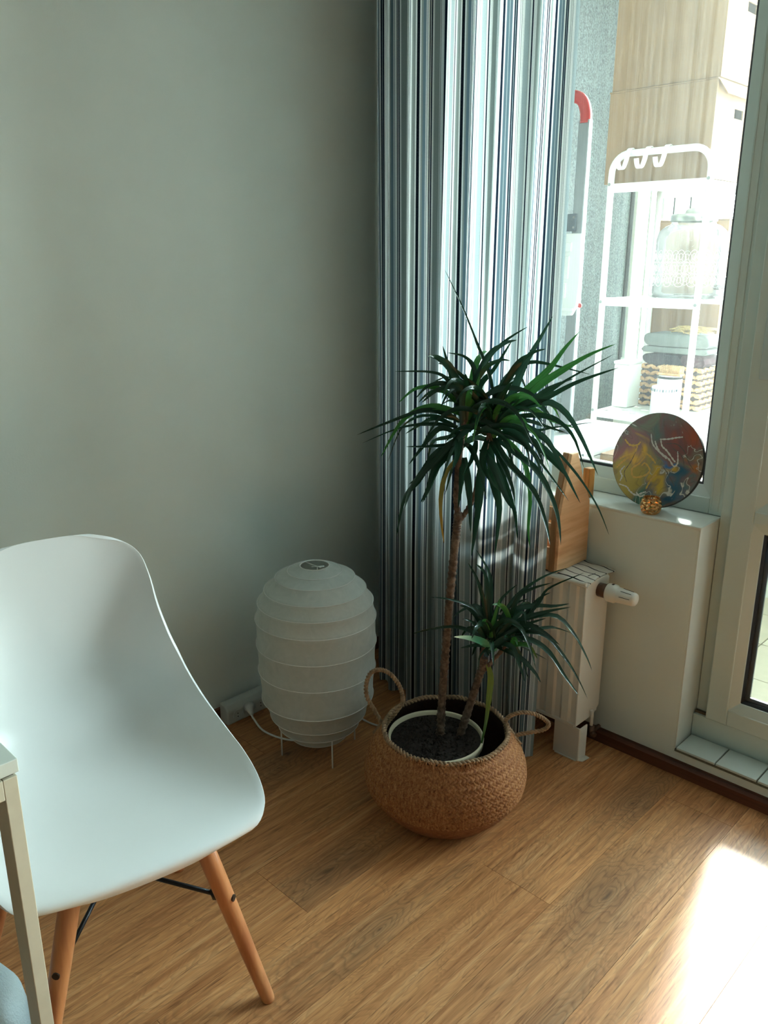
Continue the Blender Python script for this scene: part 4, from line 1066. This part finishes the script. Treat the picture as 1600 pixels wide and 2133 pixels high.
# cartons on the top shelf
def carton(name, x0, x1, y0, y1, z0, z1, label, holes=True, flap=True):
    r = thing(name, label, 'box', ((x0+x1)/2, (y0+y1)/2, z0), 'cartons stacked on the rack')
    mb = MB().box(x0, x1, y0, y0+.004, z0, z1); mb.box(x0, x1, y1-.004, y1, z0, z1); mb.box(x0, x0+.004, y0+.004, y1-.004, z0, z1); mb.box(x0+.004, x1-.004, y0+.004, y1-.004, z0, z0+.004)
    # right side with a real hand hole
    hy0, hy1, hz0, hz1 = (y0+y1)/2-.030, (y0+y1)/2+.030, z1-.085, z1-.060
    xa, xb = x1-.004, x1
    mb.box(xa, xb, y0+.004, hy0, z0, z1); mb.box(xa, xb, hy1, y1-.004, z0, z1); mb.box(xa, xb, hy0, hy1, z0, hz0); mb.box(xa, xb, hy0, hy1, hz1, z1)
    obj('body', mb, M['card'], r)
    obj('lid', MB().box(x0-.002, x1+.001, y0-.002, y1+.002, z1+.0004, z1+.004), M['card'], r)
    if flap:
        f = MB().prism([(y0, z1-.001), (y0+.030, z1-.034), (y1-.030, z1-.034), (y1, z1-.001)], 0, 0, .003)
        sh = math.tan(R(24)); f.v = [(x1+.001+a+(z1-c)*sh, b, c) for a, b, c in f.v]
        obj('lid_flap', f, M['card'], r)
    return r
carton('cardboard_box', .476, .801, .4945, .815, 1.5385, 1.790, 'lower tan cardboard box with hand hole on the rack top')
carton('cardboard_box', .480, .806, .4965, .815, 1.7955, 2.060, 'middle tan cardboard box stacked on the lower one')
carton('cardboard_box', .480, .806, .4965, .815, 2.0655, 2.300, 'topmost cardboard box of the stack, nearly out of view')

# glass drink dispenser
jx, jy, jz = .712, .630, 1.2045
jr = thing('drink_dispenser', 'large patterned glass drink dispenser jar with metal lid on the middle shelf', 'dispenser', (jx, jy, jz))
jp = [(0,.004),(.085,.004),(.100,.010),(.104,.020),(.1045,.175),(.098,.200),(.080,.215),(.066,.220),(.064,.225),(.064,.240),(.066,.242)]
obj('glass_body', MB().lathe([(r, z+jz-.004) for r, z in jp], (jx, jy, 0), 56), M['jar'], jr)
mb = MB()
for a_ in range(18):
    for lv in range(3):
        a = 2*math.pi*(a_+.5*(lv % 2))/18; zc = jz+.055+lv*.034
        def pt(u, v): return (jx+.1055*math.cos(a+u/.105), jy+.1055*math.sin(a+u/.105), zc+v)
        mb.tube([pt(.014*math.sin(t*2*math.pi/14)*(1-.25*math.cos(t*2*math.pi/14)), .019*math.cos(t*2*math.pi/14)) for t in range(14)], .0007, 4, closed=True)
        mb.tube([pt(.006*math.sin(t*2*math.pi/8), .009*math.cos(t*2*math.pi/8)) for t in range(8)], .0007, 4, closed=True)
o = obj('pressed_pattern', mb, M['emboss'], jr); o['kind'] = 'stuff'
obj('glass_foot', MB().lathe([(.09,.0),(.102,.002),(.102,.008),(.09,.010)], (jx, jy, jz), 48), M['jar'], jr)
obj('lid', MB().lathe([(0,.262),(.018,.262),(.026,.258),(.030,.246),(.062,.246),(.068,.243),(.0685,.226),(.066,.224)], (jx, jy, jz), 48), M['lidm'], jr)
a = R(-62); tx, ty = jx+.104*math.cos(a), jy+.104*math.sin(a)
mb = MB().tube([(jx+.100,jy-.03,jz+.035),(jx+.135,jy-.045,jz+.035)], .0075, 12); mb.tube([(jx+.130,jy-.043,jz+.036),(jx+.133,jy-.045,jz+.010)], .006, 10)
obj('tap', mb, M['chrome'], jr); obj('tap_lever', MB().tube([(jx+.128,jy-.042,jz+.04),(jx+.136,jy-.046,jz+.066)], .0035, 8), M['chrome'], jr)
# carton behind the dispenser
cb = thing('cardboard_box', 'tan cardboard box standing behind the glass dispenser on a stand', 'box', (.61, .90, 0))
obj('body', MB().box(.49, .735, .835, .98, 1.02, 1.44), M['card'], cb, bevel=.002); obj('lid', MB().box(.488, .737, .833, .982, 1.4405, 1.444), M['card'], cb)
st_ = thing('storage_stand', 'white metal stand behind the rack carrying a carton', 'stand', (.61, .90, 0))
for x in (.50, .72):
    for y in (.845, .965): obj('leg', MB().box(x, x+.015, y, y+.015, 0, 1.005), M['rackm'], st_)
obj('top_board', MB().box(.485, .745, .83, .985, 1.005, 1.0195), M['rackm'], st_, bevel=.002)

# lower shelf: basket with blankets
hx0, hx1, hy0, hy1, hz0, hz1 = .565, .775, .655, .790, .8525, .985
hb = thing('hyacinth_basket', 'braided water hyacinth basket on the lower rack shelf', 'basket', ((hx0+hx1)/2, (hy0+hy1)/2, hz0))
mb = MB().box(hx0+.006, hx1-.006, hy0+.006, hy0+.010, hz0, hz1); mb.box(hx0+.006, hx1-.006, hy1-.010, hy1-.006, hz0, hz1); mb.box(hx0+.006, hx0+.010, hy0+.01, hy1-.01, hz0, hz1); mb.box(hx1-.010, hx1-.006, hy0+.01, hy1-.01, hz0, hz1); mb.box(hx0+.01, hx1-.01, hy0+.01, hy1-.01, hz0, hz0+.004)
obj('body', mb, M['seagrass_dark'], hb)
rnd = random.Random(6); mb = MB(); rows_ = 7
for r in range(rows_):
    z = hz0+.008+(hz1-hz0-.012)*r/(rows_-1); hgt = (hz1-hz0)/rows_
    def seg(p0, p1, nrm):
        L = (p1-p0).length; n_ = int(L/.018)
        for k in range(n_):
            a = p0+(p1-p0)*((k-.25)/n_); b = p0+(p1-p0)*((k+1.25)/n_); s = 1 if (k+r) % 2 else -1
            dz = Vector((0,0,hgt*.30*s))
            mb.tube([a-dz, (a+b)/2+nrm*.004, b+dz], [.003,.0068,.003], 6)
    seg(Vector((hx0,hy0+.006,z)), Vector((hx1,hy0+.006,z)), Vector((0,-1,0)))
    seg(Vector((hx1-.006,hy0,z)), Vector((hx1-.006,hy1,z)), Vector((1,0,0)))
    seg(Vector((hx0+.006,hy1,z)), Vector((hx0+.006,hy0,z)), Vector((-1,0,0)))
o = obj('braid', mb, M['basket'], hb); o['kind'] = 'stuff'
def folded(name, x0, x1, y0, y1, z0, z1, m, label, layers=2):
    r = thing(name, label, 'blanket', ((x0+x1)/2, (y0+y1)/2, z0), 'folded blankets on the basket')
    h = (z1-z0)/layers
    for k in range(layers):
        za = z0+k*h; V = []; F = []
        n_ = 14; prof_ = []
        for t in range(n_):
            a = math.pi/2+math.pi*t/(n_-1); prof_.append((x0+h/2+.0+h/2*math.cos(a)*1.4, za+h/2+h/2*math.sin(a)*.97))
        prof_ += [(x1-.01, za+.015*h), (x1, za+h*.3), (x1-.002, za+h*.75), (x1-.012, za+h*.97)]
        prof_ = [(x+.004*math.sin(k*3+z*90), z) for x, z in prof_]
        mb = MB().prism(prof_, 1, y0+.003*k, y1-.002*k, smooth=True)
        o = obj('fold', mb, m, r, bevel=.004, seg=3)
    return r
folded('folded_blanket', .572, .700, .662, .782, .9900, 1.0230, M['navy_cloth'], 'dark navy folded blanket lying on the braided basket, lowest of the stack', 1)
folded('folded_blanket', .704, .778, .662, .782, .9900, 1.0260, M['wine_cloth'], 'maroon folded blanket lying on the right side of the basket', 1)
folded('folded_blanket', .566, .788, .664, .778, 1.0275, 1.0470, M['grey_cloth'], 'thin light grey folded blanket in the middle of the stack', 1)
folded('folded_blanket', .570, .785, .664, .776, 1.0480, 1.0900, M['grey_cloth'], 'thick light grey folded blanket topmost of the stack', 1)
rnd = random.Random(9); mb = MB()
for k in range(60):
    c = Vector((.715+rnd.uniform(-.045,.05), .70+rnd.uniform(-.03,.03), 1.0935+rnd.uniform(0,.016))); a = rnd.gauss(0,.5)
    d = Vector((math.cos(a), math.sin(a), rnd.uniform(-.1,.1)))*rnd.uniform(.02,.045)
    if c.z-abs(d.z) < 1.092: d.z = 0
    mb.tube([c-d, c+Vector((0,0,.004)), c+d], .0013, 4)
o = obj('straw_bundle', mb, M['straw'], origin=(.715,.70,1.092)); tag(o, 'loose bundle of pale straw on the grey blanket', 'straw')
# canister with brush, candle glass, white box
cn = thing('white_canister', 'squat white canister with dark band before the braided basket', 'canister', (.700, .585, .8525))
obj('body', MB().lathe([(0,0),(.036,0),(.038,.004),(.038,.110),(.035,.114),(0,.114)], (.700,.600,.8525), 36), M['whitem'], cn)
obj('dark_band', MB().lathe([(.0383,.106),(.0386,.107),(.0386,.112),(.0383,.113)], (.700,.600,.8525), 36), M['black'], cn)
br = thing('scrub_brush', 'wooden scrub brush with pale bristles lying on the canister', 'brush', (.70, .60, .967))
obj('back', MB().box(.664, .738, .588, .622, .9670, .9740), M['caddy'], br, bevel=.002)
mb = MB(); rnd = random.Random(4)
for i in range(24):
    for j in range(8):
        x, y = .667+i*.0029, .591+j*.004
        mb.tube([(x,y,.974),(x+rnd.uniform(-.001,.001),y,.996+rnd.uniform(-.002,.002))], .0012, 4)
o = obj('bristles', mb, M['bristle'], br); o['kind'] = 'stuff'
cg = thing('candle_glass', 'white glass candle jar with dotted rim at the front of the lower shelf', 'candle', (.720, .525, .8525))
obj('glass', MB().lathe([(0,0),(.036,0),(.038,.003),(.038,.088),(.0365,.090),(.035,.088),(.034,.06),(0,.06)], (.720,.525,.8525), 36), M['whitem'], cg)
mb = MB()
for k in range(26):
    a = 2*math.pi*k/26; x, y = .720+.0384*math.cos(a), .525+.0384*math.sin(a)
    mb.tube([(x,y,.8525+.076),(x,y,.8525+.084)], .0012 if k % 3 else .0024, 5)
o = obj('rim_marks', mb, M['slate'], cg); o['kind'] = 'stuff'
bx = thing('storage_box', 'plain white storage box on the left of the lower shelf', 'box', (.545, .62, .8525))
obj('body', MB().box(.523, .578, .56, .645, .8525, .992), M['whitem'], bx, bevel=.004); obj('lid', MB().box(.521, .580, .558, .647, .9925, 1.003), M['whitem'], bx, bevel=.003)

# things under and beside the rack
cb2 = thing('cardboard_box', 'tan cardboard box standing below the lowest rack shelf', 'box', (.66, .66, 0))
obj('body', MB().box(.530, .795, .50, .775, .0, .70), M['card'], cb2, bevel=.003); obj('flap', MB().box(.532, .793, .502, .773, .7005, .7035), M['card'], cb2)
cbn = thing('white_cabinet', 'low white cabinet with flat top outside the window left of the rack', 'cabinet', (.32, .70, 0))
obj('body', MB().box(.17, .490, .46, 1.02, .0, .680), M['whitem'], cbn, bevel=.003)
tp = obj('top_board', MB().box(.165, .494, .452, 1.03, .684, .702), M['whitem'], cbn, bevel=.002)
obj('shadow_gap', MB().box(.175, .488, .458, 1.02, .680, .684), M['slate'], cbn)
obj('edge_trim', MB().box(.490, .4945, .452, .458, .02, .702), M['slate'], cbn)

# folding step ladder hung on the side wall
ld = thing('step_ladder', 'folded aluminium step ladder with red hoop and white step standing on the white cabinet', 'ladder', (.20, .71, .702))
obj('side_rail', MB().box(.243, .284, .700, .724, .705, 1.765), M['alu'], ld, bevel=.003)
obj('side_rail', MB().box(.108, .149, .700, .724, .705, 1.765), M['alu'], ld, bevel=.003)
obj('rear_leg', MB().box(.225, .243, .728, .745, .7025, 1.60), M['slate'], ld, bevel=.003)
obj('rear_leg', MB().box(.150, .168, .728, .745, .7025, 1.60), M['slate'], ld, bevel=.003)
P = smooth_path([(.264,.712,1.755),(.262,.712,1.79),(.246,.712,1.825),(.215,.712,1.842),(.177,.712,1.842),(.146,.712,1.825),(.130,.712,1.79),(.128,.712,1.755)], 30)
obj('hoop', MB().tube(P, .0195, 12), M['red'], ld)
obj('hinge_bracket', MB().prism([(.170,1.412),(.262,1.412),(.262,1.470),(.225,1.470),(.215,1.480),(.170,1.470)], 1, .692, .7005), M['slate'], ld, bevel=.002)
for z in (1.425, 1.458): obj('rivet', MB().tube([(.254,.692,z),(.254,.690,z)], .004, 10), M['screw'], ld)
stp = obj('step', MB().prism([(.135,1.405),(.299,1.405),(.303,1.27),(.296,1.165),(.276,1.130),(.135,1.120)], 1, .676, .6915), M['plastic'], ld, bevel=.004, seg=3)
for k, (za, zb) in enumerate(((1.375,1.345),(1.33,1.255),(1.24,1.19))):
    obj('step_rib', MB().box(.16, .262-.006*k, .672, .6765, zb, za), M['plastic'], stp, bevel=.002)
obj('step_rib', MB().box(.15, .283, .672, .6765, 1.145, 1.155), M['plastic'], stp, bevel=.002)
obj('latch_button', MB().tube([(.300,.694,1.165),(.300,.688,1.165)], .008, 12), M['red'], ld)
for x in (.1285, .2635): obj('foot', MB().box(x-.022, x+.022, .698, .726, .7025, .718), M['slate'], ld, bevel=.002)
obj('rung', MB().box(.149, .243, .702, .720, .90, .93), M['alu'], ld, bevel=.002)
